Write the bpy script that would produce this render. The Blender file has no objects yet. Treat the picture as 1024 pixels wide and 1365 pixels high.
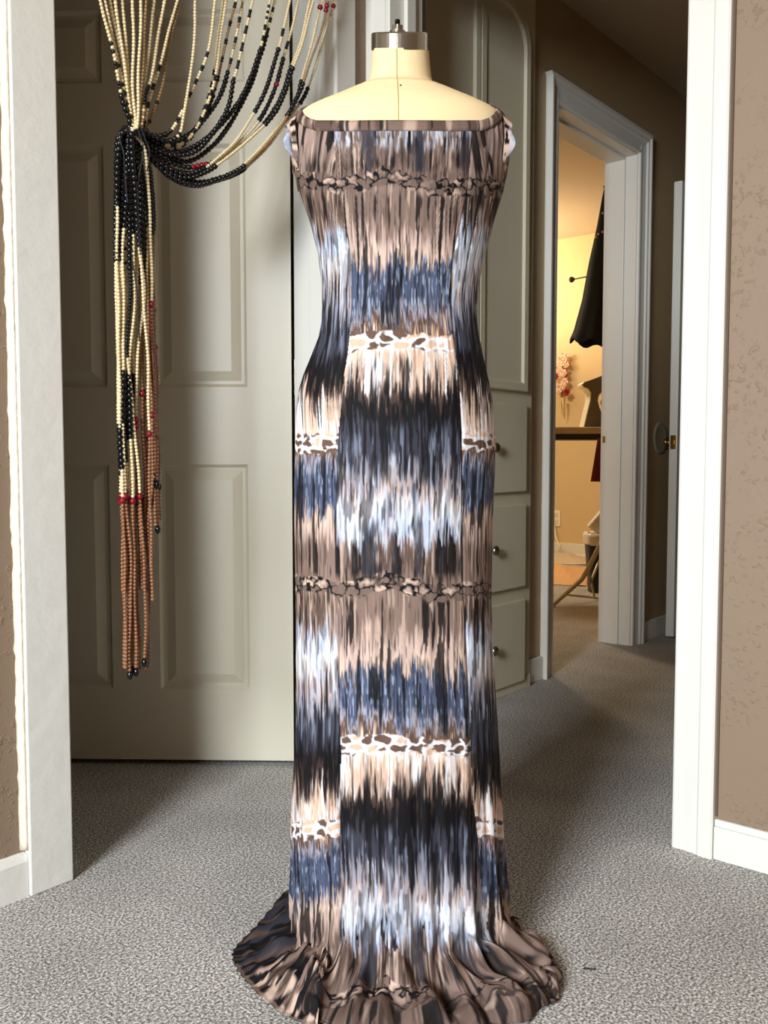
import bpy, bmesh, math, random
import numpy as np
from mathutils import Vector, Matrix
random.seed(7); rng = np.random.RandomState(7)
PI = math.pi
SC = bpy.context.scene
COL = SC.collection

# ------------------------------------------------------------------ camera
YAW = math.radians(49.9); PITCH = math.atan(74.5/1204)
CAM = Vector((-2.798, -1.638, 0.80))
cam = bpy.data.cameras.new('camera'); cam.sensor_fit = 'VERTICAL'; cam.sensor_height = 36
cam.lens = 1204/1365*36; cam.clip_start = 0.05
co = bpy.data.objects.new('camera', cam); COL.objects.link(co)
co.location = CAM; co.rotation_euler = (PI/2-PITCH, 0, -YAW)
SC.camera = co
FW = Vector((math.sin(YAW), math.cos(YAW), 0)); RT = Vector((math.cos(YAW), -math.sin(YAW), 0))
def cf(X, Z, h=0.0):            # metres right / ahead of the viewpoint -> world
    return CAM*1 + RT*X + FW*Z + Vector((0, 0, h-0.8))
def ray(px, py):
    a = (px-512)/1204; b = -(py-682.5)/1204
    c, s = math.cos(PITCH), math.sin(PITCH)
    return RT*a + FW*(c+b*s) + Vector((0, 0, -s+b*c))
def on_y(px, py, y):
    d = ray(px, py); return CAM + d*((y-CAM.y)/d.y)
def on_x(px, py, x):
    d = ray(px, py); return CAM + d*((x-CAM.x)/d.x)
def on_z(px, py, z=0):
    d = ray(px, py); return CAM + d*((z-CAM.z)/d.z)
def at_depth(px, py, Z):
    d = ray(px, py); return CAM + d*(Z/d.dot(FW))

# ------------------------------------------------------------------ light
w = bpy.data.worlds.new('world'); SC.world = w; w.use_nodes = True
bg = w.node_tree.nodes['Background']; bg.inputs[0].default_value = (0.72, 0.80, 0.95, 1); bg.inputs[1].default_value = 0.25
def area(name, loc, target, sx, sy, power, col, spread=PI):
    l = bpy.data.lights.new(name, 'AREA'); l.shape = 'RECTANGLE'; l.size = sx; l.size_y = sy
    l.energy = power; l.color = col; l.spread = spread
    o = bpy.data.objects.new(name, l); COL.objects.link(o); o.location = loc
    o.rotation_euler = (Vector(target)-Vector(loc)).to_track_quat('-Z', 'Y').to_euler()
    return o
# daylight window of the bedroom, far to the left behind the viewpoint, and a warm ceiling lamp
area('window_daylight', (-4.93, -1.47, 1.60), (-1.9, -1.20, 0.15), 0.95, 1.25, 140, (0.86, 0.94, 1.0), math.radians(125))
area('bedroom_lamp', (-4.0, -1.1, 2.30), (-2.2, -1.2, 1.1), 0.5, 0.5, 17, (1.0, 0.72, 0.40))
SC.view_settings.view_transform = 'Standard'; SC.view_settings.look = 'None'
SC.view_settings.exposure = -0.08; SC.view_settings.gamma = 1
SC.view_settings.use_curve_mapping = False

# ------------------------------------------------------------------ materials
def lin(c):
    return tuple(((v/255)/12.92 if v/255 <= 0.04045 else ((v/255+0.055)/1.055)**2.4) for v in c)
def mat(name, rgb, rough=0.6, metal=0.0, bump=0, bscale=50, var=0.0, vscale=8, sheen=0, coat=0):
    m = bpy.data.materials.new(name); m.use_nodes = True; nt = m.node_tree; N = nt.nodes; L = nt.links
    p = N['Principled BSDF']; c = lin(rgb)
    p.inputs['Roughness'].default_value = rough; p.inputs['Metallic'].default_value = metal
    if sheen: p.inputs['Sheen Weight'].default_value = sheen
    if coat: p.inputs['Coat Weight'].default_value = coat
    tc = N.new('ShaderNodeTexCoord')
    nz = N.new('ShaderNodeTexNoise'); nz.inputs['Scale'].default_value = vscale; nz.inputs['Detail'].default_value = 5
    L.new(tc.outputs['Object'], nz.inputs['Vector'])
    mx = N.new('ShaderNodeMix'); mx.data_type = 'RGBA'
    mx.inputs[6].default_value = (*[v*(1-var) for v in c], 1); mx.inputs[7].default_value = (*[min(1, v*(1+var)) for v in c], 1)
    L.new(nz.outputs[0], mx.inputs[0]); L.new(mx.outputs[2], p.inputs['Base Color'])
    if bump:
        b = N.new('ShaderNodeBump'); b.inputs['Strength'].default_value = bump; b.inputs['Distance'].default_value = 0.004
        n2 = N.new('ShaderNodeTexNoise'); n2.inputs['Scale'].default_value = bscale; n2.inputs['Detail'].default_value = 4
        L.new(tc.outputs['Object'], n2.inputs['Vector']); L.new(n2.outputs[0], b.inputs['Height']); L.new(b.outputs[0], p.inputs['Normal'])
    return m
def knockdown(name, rgb, s=1.0):      # hand textured plaster: flattened splats
    m = mat(name, rgb, 0.62, var=0.05, vscale=3); nt = m.node_tree; N = nt.nodes; L = nt.links; p = N['Principled BSDF']
    tc = N.new('ShaderNodeTexCoord')
    n1 = N.new('ShaderNodeTexNoise'); n1.inputs['Scale'].default_value = 95; n1.inputs['Detail'].default_value = 3; n1.inputs['Roughness'].default_value = 0.55
    n2 = N.new('ShaderNodeTexNoise'); n2.inputs['Scale'].default_value = 14; n2.inputs['Detail'].default_value = 2
    for n in (n1, n2): L.new(tc.outputs['Object'], n.inputs['Vector'])
    r = N.new('ShaderNodeValToRGB'); r.color_ramp.elements[0].position = 0.56; r.color_ramp.elements[1].position = 0.66
    L.new(n1.outputs[0], r.inputs[0])
    r2 = N.new('ShaderNodeValToRGB'); r2.color_ramp.elements[0].position = 0.40; r2.color_ramp.elements[1].position = 0.62
    L.new(n2.outputs[0], r2.inputs[0])
    mu = N.new('ShaderNodeMath'); mu.operation = 'MULTIPLY'; L.new(r.outputs[0], mu.inputs[0]); L.new(r2.outputs[0], mu.inputs[1])
    ad = N.new('ShaderNodeMath'); ad.operation = 'MULTIPLY_ADD'; ad.inputs[1].default_value = 0.35
    L.new(n2.outputs[0], ad.inputs[0]); L.new(mu.outputs[0], ad.inputs[2])
    b = N.new('ShaderNodeBump'); b.inputs['Strength'].default_value = 0.55*s; b.inputs['Distance'].default_value = 0.003
    L.new(ad.outputs[0], b.inputs['Height']); L.new(b.outputs[0], p.inputs['Normal'])
    return m
def carpet():
    m = bpy.data.materials.new('carpet'); m.use_nodes = True; nt = m.node_tree; N = nt.nodes; L = nt.links; p = N['Principled BSDF']
    p.inputs['Roughness'].default_value = 0.95; p.inputs['Sheen Weight'].default_value = 0.15
    tc = N.new('ShaderNodeTexCoord')
    v = N.new('ShaderNodeTexVoronoi'); v.inputs['Scale'].default_value = 260; L.new(tc.outputs['Object'], v.inputs['Vector'])
    n = N.new('ShaderNodeTexNoise'); n.inputs['Scale'].default_value = 230; n.inputs['Detail'].default_value = 3; n.inputs['Roughness'].default_value = 0.7
    L.new(tc.outputs['Object'], n.inputs['Vector'])
    n3 = N.new('ShaderNodeTexNoise'); n3.inputs['Scale'].default_value = 5; n3.inputs['Detail'].default_value = 4; L.new(tc.outputs['Object'], n3.inputs['Vector'])
    r = N.new('ShaderNodeValToRGB'); e = r.color_ramp.elements
    e[0].position = 0.38; e[0].color = (*lin((70, 65, 60)), 1); e[1].position = 0.62; e[1].color = (*lin((252, 250, 248)), 1)
    k = r.color_ramp.elements.new(0.5); k.color = (*lin((172, 165, 156)), 1)
    L.new(n.outputs[0], r.inputs[0])
    mx = N.new('ShaderNodeMix'); mx.data_type = 'RGBA'; mx.blend_type = 'MULTIPLY'; mx.inputs[0].default_value = 1
    r3 = N.new('ShaderNodeValToRGB'); r3.color_ramp.elements[0].position = 0.35; r3.color_ramp.elements[0].color = (.80, .80, .80, 1); r3.color_ramp.elements[1].position = 0.65
    L.new(n3.outputs[0], r3.inputs[0]); L.new(r.outputs[0], mx.inputs[6]); L.new(r3.outputs[0], mx.inputs[7]); L.new(mx.outputs[2], p.inputs['Base Color'])
    b = N.new('ShaderNodeBump'); b.inputs['Strength'].default_value = 0.9; b.inputs['Distance'].default_value = 0.006
    L.new(n.outputs[0], b.inputs['Height']); L.new(b.outputs[0], p.inputs['Normal'])
    return m
M = {}
M['carpet'] = carpet()
M['wall'] = knockdown('beige_textured_plaster', (138, 117, 97))
M['hallwall'] = knockdown('hall_plaster', (176, 152, 116), 0.35)
M['roomwall'] = knockdown('cream_room_plaster', (214, 188, 142), 0.35)
M['ceil'] = knockdown('ceiling_plaster', (188, 170, 146), 0.4)
M['white'] = mat('white_gloss_paint', (226, 224, 216), 0.38, bump=0.10, bscale=9, var=0.02)
M['oldwhite'] = mat('chipped_white_paint', (226, 224, 216), 0.42, bump=0.45, bscale=22, var=0.03)
M['caulk'] = mat('caulk_bead', (232, 222, 200), 0.6, bump=0.5, bscale=60, var=0.08)
M['door'] = mat('door_paint', (214, 207, 188), 0.40, bump=0.12, bscale=14, var=0.02)
M['cab'] = mat('cabinet_paint', (212, 204, 180), 0.45, bump=0.12, bscale=12, var=0.02)
M['steel'] = mat('brushed_steel', (190, 188, 182), 0.22, 1.0, bump=0.04, bscale=200)
M['nickel'] = mat('nickel', (170, 165, 155), 0.25, 1.0)
M['brass'] = mat('brass', (190, 150, 70), 0.25, 1.0)
M['darkmetal'] = mat('dark_metal', (40, 36, 32), 0.4, 0.8)
M['linen'] = mat('cream_linen', (232, 206, 160), 0.85, bump=0.25, bscale=500, var=0.03)
M['seam'] = mat('linen_seam', (205, 172, 126), 0.9)
M['beadcream'] = mat('cream_bead', (226, 206, 164), 0.38, var=0.12, vscale=120)
M['beadblack'] = mat('black_bead', (14, 15, 16), 0.18, var=0.2)
M['beadred'] = mat('red_bead', (128, 14, 34), 0.2, var=0.2)
M['beadbrown'] = mat('brown_bead', (142, 96, 66), 0.32, var=0.22, vscale=120)
M['beadamber'] = mat('amber_bead', (150, 118, 78), 0.25, var=0.2, vscale=120)
M['cord'] = mat('black_cord', (12, 12, 13), 0.6)
M['blackcloth'] = mat('black_cloth', (5, 5, 6), 0.9, bump=0.3, bscale=80)
M['redcloth'] = mat('dark_red_cloth', (92, 14, 14), 0.85, bump=0.3, bscale=80)
M['bag'] = mat('white_plastic', (226, 216, 200), 0.35, bump=0.4, bscale=14)
M['blackplastic'] = mat('black_plastic', (16, 16, 17), 0.4)
M['paper'] = mat('brown_paper', (206, 160, 112), 0.8, bump=0.3, bscale=10, var=0.06)
M['greypaper'] = mat('pale_paper', (196, 180, 156), 0.8, bump=0.3, bscale=10, var=0.06)
M['boardcloth'] = mat('board_cover', (190, 168, 136), 0.9, bump=0.5, bscale=60, var=0.25, vscale=30)
M['tube'] = mat('beige_tube_metal', (176, 164, 138), 0.35, 0.4)
M['machine'] = mat('grey_plastic', (104, 100, 86), 0.45)
M['machinewhite'] = mat('white_plastic_edge', (240, 232, 214), 0.35)
M['skin'] = mat('peach_plastic', (214, 160, 120), 0.5)
M['pinkpetal'] = mat('cream_pink_petal', (238, 205, 182), 0.8, var=0.12, vscale=60)
M['redpetal'] = mat('red_petal', (150, 24, 40), 0.8, var=0.2, vscale=60)
M['stem'] = mat('dried_stem', (110, 82, 50), 0.9)

# ------------------------------------------------------------------ mesh helpers
def link(name, me, m=None, parent=None):
    o = bpy.data.objects.new(name, me); COL.objects.link(o)
    if m is not None:
        for q in (m if isinstance(m, (list, tuple)) else [m]): me.materials.append(q)
    if parent is not None: o.parent = parent
    return o
def obj(name, bm, m, parent=None, smooth=False, bevel=0, segs=2):
    bmesh.ops.recalc_face_normals(bm, faces=bm.faces)
    me = bpy.data.meshes.new(name); bm.to_mesh(me); bm.free()
    if smooth: me.polygons.foreach_set('use_smooth', [True]*len(me.polygons))
    o = link(name, me, m, parent)
    if bevel:
        b = o.modifiers.new('bevel', 'BEVEL'); b.width = bevel; b.segments = segs; b.limit_method = 'ANGLE'
        if not smooth: me.polygons.foreach_set('use_smooth', [False]*len(me.polygons))
    return o
def box(bm, x0, x1, y0, y1, z0, z1):
    x0, x1 = sorted((x0, x1)); y0, y1 = sorted((y0, y1)); z0, z1 = sorted((z0, z1))
    vs = [bm.verts.new((x, y, z)) for x in (x0, x1) for y in (y0, y1) for z in (z0, z1)]
    for f in ((0,1,3,2),(4,6,7,5),(0,4,5,1),(2,3,7,6),(0,2,6,4),(1,5,7,3)): bm.faces.new([vs[i] for i in f])
def boxo(name, x0, x1, y0, y1, z0, z1, m, parent=None, bevel=0.0):
    bm = bmesh.new(); box(bm, x0, x1, y0, y1, z0, z1); return obj(name, bm, m, parent, bevel=bevel)
def lathe(bm, prof, n=24, c=(0, 0, 0), axis='z', cap=True):
    rings = []
    for r, h in prof:
        ring = []
        for i in range(n):
            a = 2*PI*i/n; p = (r*math.cos(a), r*math.sin(a), h)
            if axis == 'x': p = (h, p[0], p[1])
            if axis == 'y': p = (p[0], h, p[1])
            ring.append(bm.verts.new((p[0]+c[0], p[1]+c[1], p[2]+c[2])))
        rings.append(ring)
    for a, b in zip(rings, rings[1:]):
        for i in range(n): bm.faces.new((a[i], a[(i+1) % n], b[(i+1) % n], b[i]))
    if cap: bm.faces.new(rings[0]); bm.faces.new(list(reversed(rings[-1])))
def tube(bm, pts, r, n=10, cap=True):
    pts = [Vector(p) for p in pts]; rings = []; up = Vector((0.13, 0.31, 0.94))
    for i, p in enumerate(pts):
        t = (pts[min(i+1, len(pts)-1)]-pts[max(i-1, 0)]).normalized()
        a = t.cross(up)
        if a.length < 0.1: a = t.cross(Vector((1, 0, 0)))
        a.normalize(); b = t.cross(a); rr = r[i] if isinstance(r, (list, tuple)) else r
        rings.append([bm.verts.new(p+(a*math.cos(2*PI*k/n)+b*math.sin(2*PI*k/n))*rr) for k in range(n)])
    for a, b in zip(rings, rings[1:]):
        for i in range(n): bm.faces.new((a[i], a[(i+1) % n], b[(i+1) % n], b[i]))
    if cap: bm.faces.new(rings[0]); bm.faces.new(list(reversed(rings[-1])))
def catmull(P, per=12):
    P = [np.array(p, float) for p in P]; P = [2*P[0]-P[1]]+P+[2*P[-1]-P[-2]]; out = []
    for i in range(1, len(P)-2):
        for k in range(per):
            t = k/per; a, b, c, d = P[i-1:i+3]
            out.append(0.5*((2*b)+(-a+c)*t+(2*a-5*b+4*c-d)*t*t+(-a+3*b-3*c+d)*t**3))
    out.append(P[-2]); return np.array(out)
def prism(bm, outline, y0, y1, ax='y'):        # outline of (a, z) pairs extruded along y (or x)
    f = (lambda a, z, q: (a, q, z)) if ax == 'y' else (lambda a, z, q: (q, a, z))
    A = [bm.verts.new(f(a, z, y0)) for a, z in outline]; B = [bm.verts.new(f(a, z, y1)) for a, z in outline]
    n = len(outline); bm.faces.new(A); bm.faces.new(list(reversed(B)))
    for i in range(n): bm.faces.new((A[i], A[(i+1) % n], B[(i+1) % n], B[i]))
def empty(name, loc=(0, 0, 0), rz=0, label=None, cat=None, group=None, kind=None):
    o = bpy.data.objects.new(name, None); COL.objects.link(o); o.location = loc; o.rotation_euler = (0, 0, rz)
    return tag(o, label, cat, group, kind)
def tag(o, label=None, cat=None, group=None, kind=None):
    if label: o['label'] = label
    if cat: o['category'] = cat
    if group: o['group'] = group
    if kind: o['kind'] = kind
    return o
def struct(o, label, cat): return tag(o, label, cat, kind='structure')
def grid_mesh(name, P, m, parent=None, closed=False, smooth=True):
    """P: (rows, cols, 3)"""
    R_, C_ = P.shape[:2]; me = bpy.data.meshes.new(name); idx = np.arange(R_*C_).reshape(R_, C_)
    if closed: idx = np.hstack([idx, idx[:, :1]])
    q = np.stack([idx[:-1, :-1], idx[1:, :-1], idx[1:, 1:], idx[:-1, 1:]], -1).reshape(-1, 4)
    me.vertices.add(R_*C_); me.vertices.foreach_set('co', P.reshape(-1).astype(np.float32))
    me.loops.add(q.size); me.loops.foreach_set('vertex_index', q.reshape(-1).astype(np.int32))
    me.polygons.add(len(q)); me.polygons.foreach_set('loop_start', np.arange(0, q.size, 4, dtype=np.int32))
    try: me.polygons.foreach_set('loop_total', np.full(len(q), 4, dtype=np.int32))
    except Exception: pass
    me.update(calc_edges=True)
    me.polygons.foreach_set('use_smooth', np.full(len(q), smooth))
    me.update()
    return link(name, me, m, parent)

# ================================================================== SETTING
# world axes: x runs along the hall wall, y through it; bedroom is at -x/-y
WY = -0.10            # bedroom face of the wall that holds the bead doorway
X2 = -1.025           # bedroom face of the wall that holds the hall opening
X2B = -0.905
CEIL = 2.40
struct(boxo('floor', -6.5, 4.2, -4.5, 4.2, -0.05, 0.0, M['carpet']), 'speckled grey cut pile carpet running through bedroom and hall', 'floor')
bm = bmesh.new(); box(bm, -6.5, 4.2, -4.5, 4.2, 2.56, 2.62)
box(bm, X2B, 3.0, -1.2, 0.0, CEIL, 2.5); box(bm, -6.5, X2, -4.5, WY, CEIL, 2.5)
struct(obj('ceiling', bm, M['ceil']), 'plain beige ceiling over the hall and bedroom', 'ceiling')

DX0, DX1 = -1.905, -1.200       # bead doorway
bm = bmesh.new()
box(bm, -5.2, DX0-0.018, WY, -0.0, 0, 2.56); box(bm, DX0-0.018, DX1+0.012, WY, 0, 2.07, 2.56); box(bm, DX1+0.012, X2, WY, 0, 0, 2.56)
struct(obj('wall_left', bm, M['wall']), 'beige textured bedroom wall left of the bead curtain doorway', 'wall')
# left casing: flat board with thick edge
t = empty('trim_1', (0, 0, 0)); struct(t, 'chipped white door casing between beige wall and bead curtain', 'door trim')
boxo('casing_board', DX0-0.086, DX0, WY-0.020, WY, 0, 2.14, M['oldwhite'], t, 0.003)
boxo('jamb', DX0-0.018, DX0-0.001, WY+0.0, 0.0, 0, 2.07, M['oldwhite'], t)
boxo('head_casing', DX0-0.086, DX1+0.07, WY-0.020, WY, 2.145, 2.23, M['oldwhite'], t, 0.003)
bm = bmesh.new(); x_ = DX0-0.086; rings = []      # thick uneven paint and caulk line beside the casing
for k in range(150):
    z = 0.085+k*0.0137; w_ = 0.0095+0.0006*math.sin(k*.45)+random.choice((0, 0, 0, .001, .002))+random.uniform(-.0006, .0006); d_ = 0.009+random.uniform(-.0006, .0006)
    rings.append([bm.verts.new(p) for p in ((x_, WY-0.0145, z), (x_-w_*.45, WY-d_, z), (x_-w_, WY-0.0005, z), (x_, WY, z))])
for a, b in zip(rings, rings[1:]):
    for q in range(4): bm.faces.new((a[q], a[(q+1) % 4], b[(q+1) % 4], b[q]))
bm.faces.new(rings[0]); bm.faces.new(rings[-1])
o = obj('caulk_line', bm, M['caulk'], t, smooth=True)
t = empty('trim_2'); struct(t, 'white door casing on the hinge side of the six panel door', 'door trim')
boxo('jamb', DX1, DX1+0.012, -0.055, 0.0, 0, 2.07, M['white'], t)
boxo('jamb_edge', DX1-0.002, DX1+0.03, WY-0.008, -0.055, 0, 2.07, M['white'], t, 0.002)
boxo('casing_board', DX1+0.0305, DX1+0.100, WY-0.018, WY, 0, 2.14, M['white'], t, 0.004)
# baseboard left
bm = bmesh.new(); prism(bm, [(WY, 0), (WY-0.014, 0), (WY-0.014, 0.066), (WY-0.008, 0.078), (WY, 0.080)], -4.5, DX0-0.087, 'x')
struct(obj('baseboard_left', bm, M['oldwhite']), 'thick-painted white baseboard along the dark beige left wall', 'baseboard')

# wall with the hall opening
OY1, OY0 = -0.172, -0.925
bm = bmesh.new()
box(bm, X2, X2B, OY1+0.018, 0.0, 0, 2.56); box(bm, X2, X2B, OY0-0.018, OY1+0.018, 2.07, 2.56); box(bm, X2, X2B, -4.5, OY0-0.018, 0, 2.56)
struct(obj('wall_right', bm, M['wall']), 'beige textured bedroom wall to the right of the hall opening', 'wall')
def casing_prof(x, dirn, y_in, y_out):   # moulded section in plan: thin at the opening, thick outside
    s = 1 if y_out > y_in else -1; W = abs(y_out-y_in)
    pts = [(0, 0), (0, 0.009), (0.004, 0.011), (0.014, 0.011), (0.018, 0.0085), (0.052, 0.013), (0.056, 0.0165), (W-0.004, 0.018), (W, 0.015), (W, 0)]
    return [(x+dirn*d, y_in+s*u) for u, d in pts]
def vprism(bm, xy, z0, z1):
    A = [bm.verts.new((x, y, z0)) for x, y in xy]; B = [bm.verts.new((x, y, z1)) for x, y in xy]; n = len(xy)
    bm.faces.new(A); bm.faces.new(list(reversed(B)))
    for i in range(n): bm.faces.new((A[i], A[(i+1) % n], B[(i+1) % n], B[i]))
t = empty('trim_3'); struct(t, 'bright white moulded casing of the hall opening beside textured wall', 'door trim')
bm = bmesh.new(); vprism(bm, casing_prof(X2, -1, OY0, OY0-0.085), 0, 2.14); obj('casing_board', bm, M['white'], t)
bm = bmesh.new(); box(bm, X2, X2B, OY0-0.018, OY0, 0, 2.07); box(bm, X2+0.05, X2+0.085, OY0, OY0+0.010, 0, 2.06); obj('jamb', bm, M['white'], t)
boxo('head_casing', X2-0.018, X2, OY0-0.085, OY1+0.09, 2.145, 2.23, M['white'], t, 0.003)
boxo('caulk_gap', X2-0.004, X2, OY0-0.0895, OY0-0.0855, 0.085, 2.14, mat('dark_gap', (96, 76, 60), 0.9), t)
t = empty('trim_4'); struct(t, 'white casing and jamb behind the dress form neck', 'door trim')
bm = bmesh.new(); vprism(bm, casing_prof(X2, -1, OY1, OY1+0.085), 0, 2.14); obj('casing_board', bm, M['white'], t)
bm = bmesh.new(); box(bm, X2, X2B, OY1, OY1+0.018, 0, 2.07); obj('jamb', bm, M['white'], t)
boxo('door_stop', X2+0.045, X2+0.08, OY1-0.012, OY1, 0, 2.055, M['white'], t, 0.002)
bm = bmesh.new(); prism(bm, [(0, 0), (0, 0.001)], 0, 0) if False else None
xx = X2; box(bm, xx-0.013, xx, -4.5, OY0-0.086, 0, 0.066); box(bm, xx-0.009, xx, -4.5, OY0-0.086, 0.066, 0.080)
struct(obj('baseboard_right', bm, M['white'], bevel=0.002), 'white baseboard under the textured right wall', 'baseboard')

boxo_w = lambda n, a: struct(boxo(n, *a, mat('bounce_tan_paint', (172, 130, 82), .8)), 'beige bedroom wall behind the viewpoint', 'wall')  # unseen walls; this tan was picked to warm the light they bounce
boxo_w('wall_window', (-5.2, -5.1, -4.0, WY, 0, 2.56)); boxo_w('wall_rear', (-5.2, X2, -4.0, -3.9, 0, 2.56))
# hall back wall with the far doorway
FX0, FX1 = 0.099, 0.757; FT = 0.145
bm = bmesh.new()
box(bm, X2B, -0.75, 0, FT, 0, 2.56); box(bm, -0.75, -0.10, 0, FT, 0, 2.56)
box(bm, -0.10, FX0-0.018, 0, FT, 0, 2.56); box(bm, FX0-0.018, FX1+0.018, 0, FT, 2.05, 2.56); box(bm, FX1+0.018, 3.0, 0, FT, 0, 2.56)
struct(obj('wall_back', bm, M['hallwall']), 'olive beige hall wall around the far doorway', 'wall')
t = empty('trim_5'); struct(t, 'off-white moulded door frame of the far doorway into the warm room', 'door trim')
def cas_y(y_in_x, y_out_x):
    s = 1 if y_out_x > y_in_x else -1; W = abs(y_out_x-y_in_x)
    pts = [(0, 0), (0, 0.010), (0.005, 0.012), (0.014, 0.012), (0.018, 0.009), (0.050, 0.013), (0.055, 0.020), (W-0.014, 0.022), (W-0.008, 0.028), (W, 0.028), (W, 0)]
    return [(y_in_x+s*u, -d) for u, d in pts]
bm = bmesh.new(); vprism(bm, cas_y(FX0-0.006, FX0-0.080), 0, 2.115); obj('left_casing', bm, M['white'], t)
bm = bmesh.new(); vprism(bm, cas_y(FX1+0.006, FX1+0.085), 0, 2.115); obj('right_casing', bm, M['white'], t)
bm = bmesh.new()      # moulded head, mitred
pr = [(-0.0, 0.0), (0.0, 0.010), (0.005, 0.012), (0.014, 0.012), (0.018, 0.009), (0.050, 0.013), (0.055, 0.020), (0.066, 0.022), (0.072, 0.028), (0.085, 0.028), (0.085, 0.0)]
A = [bm.verts.new((FX0-0.006-u, -d-0.0004, 2.036+u)) for u, d in pr]; B = [bm.verts.new((FX1+0.006+u, -d-0.0004, 2.036+u)) for u, d in pr]; n = len(pr)
bm.faces.new(A); bm.faces.new(list(reversed(B)))
for i in range(n): bm.faces.new((A[i], A[(i+1) % n], B[(i+1) % n], B[i]))
obj('head_casing', bm, M['white'], t)
bm = bmesh.new()
box(bm, FX0-0.018, FX0, 0, FT, 0, 2.03); box(bm, FX1, FX1+0.018, 0, FT, 0, 2.03); box(bm, FX0-0.018, FX1+0.018, 0, FT, 2.03, 2.05)
obj('jamb', bm, M['white'], t)
bm = bmesh.new(); box(bm, FX1-0.011, FX1, 0.050, 0.135, 0, 2.019); box(bm, FX0, FX0+0.011, 0.050, 0.135, 0, 2.019); box(bm, FX0, FX1, 0.050, 0.135, 2.019, 2.03)
obj('door_stop', bm, M['white'], t, bevel=0.002)
sp = on_x(804, 586, FX1-0.012)
bm = bmesh.new(); box(bm, FX1-0.0135, FX1-0.011, 0.112, 0.136, sp.z-0.030, sp.z+0.030); s_ = obj('strike_plate', bm, M['white'], t)
bm = bmesh.new(); box(bm, FX1-0.0150, FX1-0.0136, 0.118, 0.130, sp.z-0.014, sp.z+0.014); obj('strike_slot', bm, M['brass'], s_)
bm = bmesh.new(); box(bm, -0.10, FX0-0.081, -0.014, 0, 0, 0.085)
struct(obj('baseboard_back', bm, M['white'], bevel=0.003), 'short white baseboard between cabinet and far doorway', 'baseboard')
bm = bmesh.new(); box(bm, FX1+0.086, 3.0, -0.014, 0, 0, 0.085)
struct(obj('baseboard_hall', bm, M['white'], bevel=0.003), 'white baseboard in the dark hall beyond the far doorway', 'baseboard')
struct(boxo('wall_hall_front', X2B, 3.0, -1.25, -1.15, 0, 2.56, M['hallwall']), 'beige wall on the near side of the hall', 'wall')
struct(boxo('wall_hall_end', 2.9, 3.0, -1.15, 0, 0, 2.56, M['hallwall']), 'beige wall at the far end of the hall', 'wall')
# warm room behind the far doorway
struct(boxo('wall_far', 3.84, 3.95, FT, 4.2, 0, 2.56, M['roomwall']), 'warm cream wall at the back of the far room', 'wall')
struct(boxo('wall_room_side', -0.6, 3.84, 3.7, 3.8, 0, 2.56, M['roomwall']), 'warm cream side wall of the far room', 'wall')
struct(boxo('wall_room_near', -0.60, -0.5, FT, 3.7, 0, 2.56, M['roomwall']), 'cream wall dividing far room from closet', 'wall')
struct(boxo('baseboard_far', 3.825, 3.84, FT, 3.7, 0, 0.085, M['white'], bevel=0.003), 'white baseboard under the warm cream wall', 'baseboard')
# closet behind the six panel door
struct(boxo('wall_closet', -4.0, -0.6, 1.9, 2.0, 0, 2.56, M['hallwall']), 'beige back wall behind the six panel door', 'wall')
struct(boxo('wall_closet_side', -3.0, -2.9, 0, 1.9, 0, 2.56, M['hallwall']), 'beige side wall behind the six panel door', 'wall')

# ------------------------------------------------------------------ doors
def six_panel_door():
    W, Hh, T = 0.811, 2.0, 0.035; z0 = 0.014
    t = empty('door_1', cf(-0.232, 2.325, 0)); struct(t, 'cream white six panel door standing open behind the bead curtain', 'door')
    d = -RT + FW*0.03; t.rotation_euler = (0, 0, math.atan2(d.y, d.x))
    # local x from hinge to latch, local y: +y = towards camera side? (front face at +T)
    xs = [0, .112, .343, .468, .699, W]; zs = [0, .185, .765, .960, 1.560, 1.710, 1.885, Hh]
    bm = bmesh.new()
    box(bm, 0, W, 0.010, T-0.010, z0, z0+Hh)
    for a, b in ((0, 1), (2, 3), (4, 5)): box(bm, xs[a], xs[b], 0, T, z0, z0+Hh)
    for a, b in ((0, 1), (2, 3), (4, 5), (6, 7)):
        for c, e in ((1, 2), (3, 4)): box(bm, xs[c], xs[e], 0, T, z0+zs[a], z0+zs[b])
    obj('stile_and_rail_frame', bm, M['door'], t)
    for c, e in ((1, 2), (3, 4)):
        for a, b in ((1, 2), (3, 4), (5, 6)):
            bm = bmesh.new(); x0, x1, q0, q1 = xs[c], xs[e], z0+zs[a], z0+zs[b]
            for yb, s in ((T, 1), (0, -1)):
                lv = [(0, 0), (0.008, -0.009), (0.016, -0.0092), (0.040, -0.0005), (0.044, -0.0005)]
                rings = [[bm.verts.new((X, yb+s*dy, Z)) for X, Z in ((x0+i, q0+i), (x1-i, q0+i), (x1-i, q1-i), (x0+i, q1-i))] for i, dy in lv]
                for r0, r1 in zip(rings, rings[1:]):
                    for k in range(4): bm.faces.new((r0[k], r0[(k+1) % 4], r1[(k+1) % 4], r1[k]))
                bm.faces.new(rings[-1])
            obj('raised_panel', bm, M['door'], t)
    for z in (0.25, 1.0, 1.75):
        bm = bmesh.new(); lathe(bm, [(0.0055, z-0.045), (0.0055, z+0.045)], 10, (-0.005, T*0.2, 0)); obj('hinge', bm, M['nickel'], t)
    bm = bmesh.new(); lathe(bm, [(0.026, T), (0.026, T+.005), (0.012, T+.008), (0.010, T+.03), (0.024, T+.04), (0.028, T+.055), (0.020, T+.068)], 20, (W-0.06, 0, z0+0.93), 'y'); obj('knob', bm, M['brass'], t, smooth=True)
    return t
six_panel_door()
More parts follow.
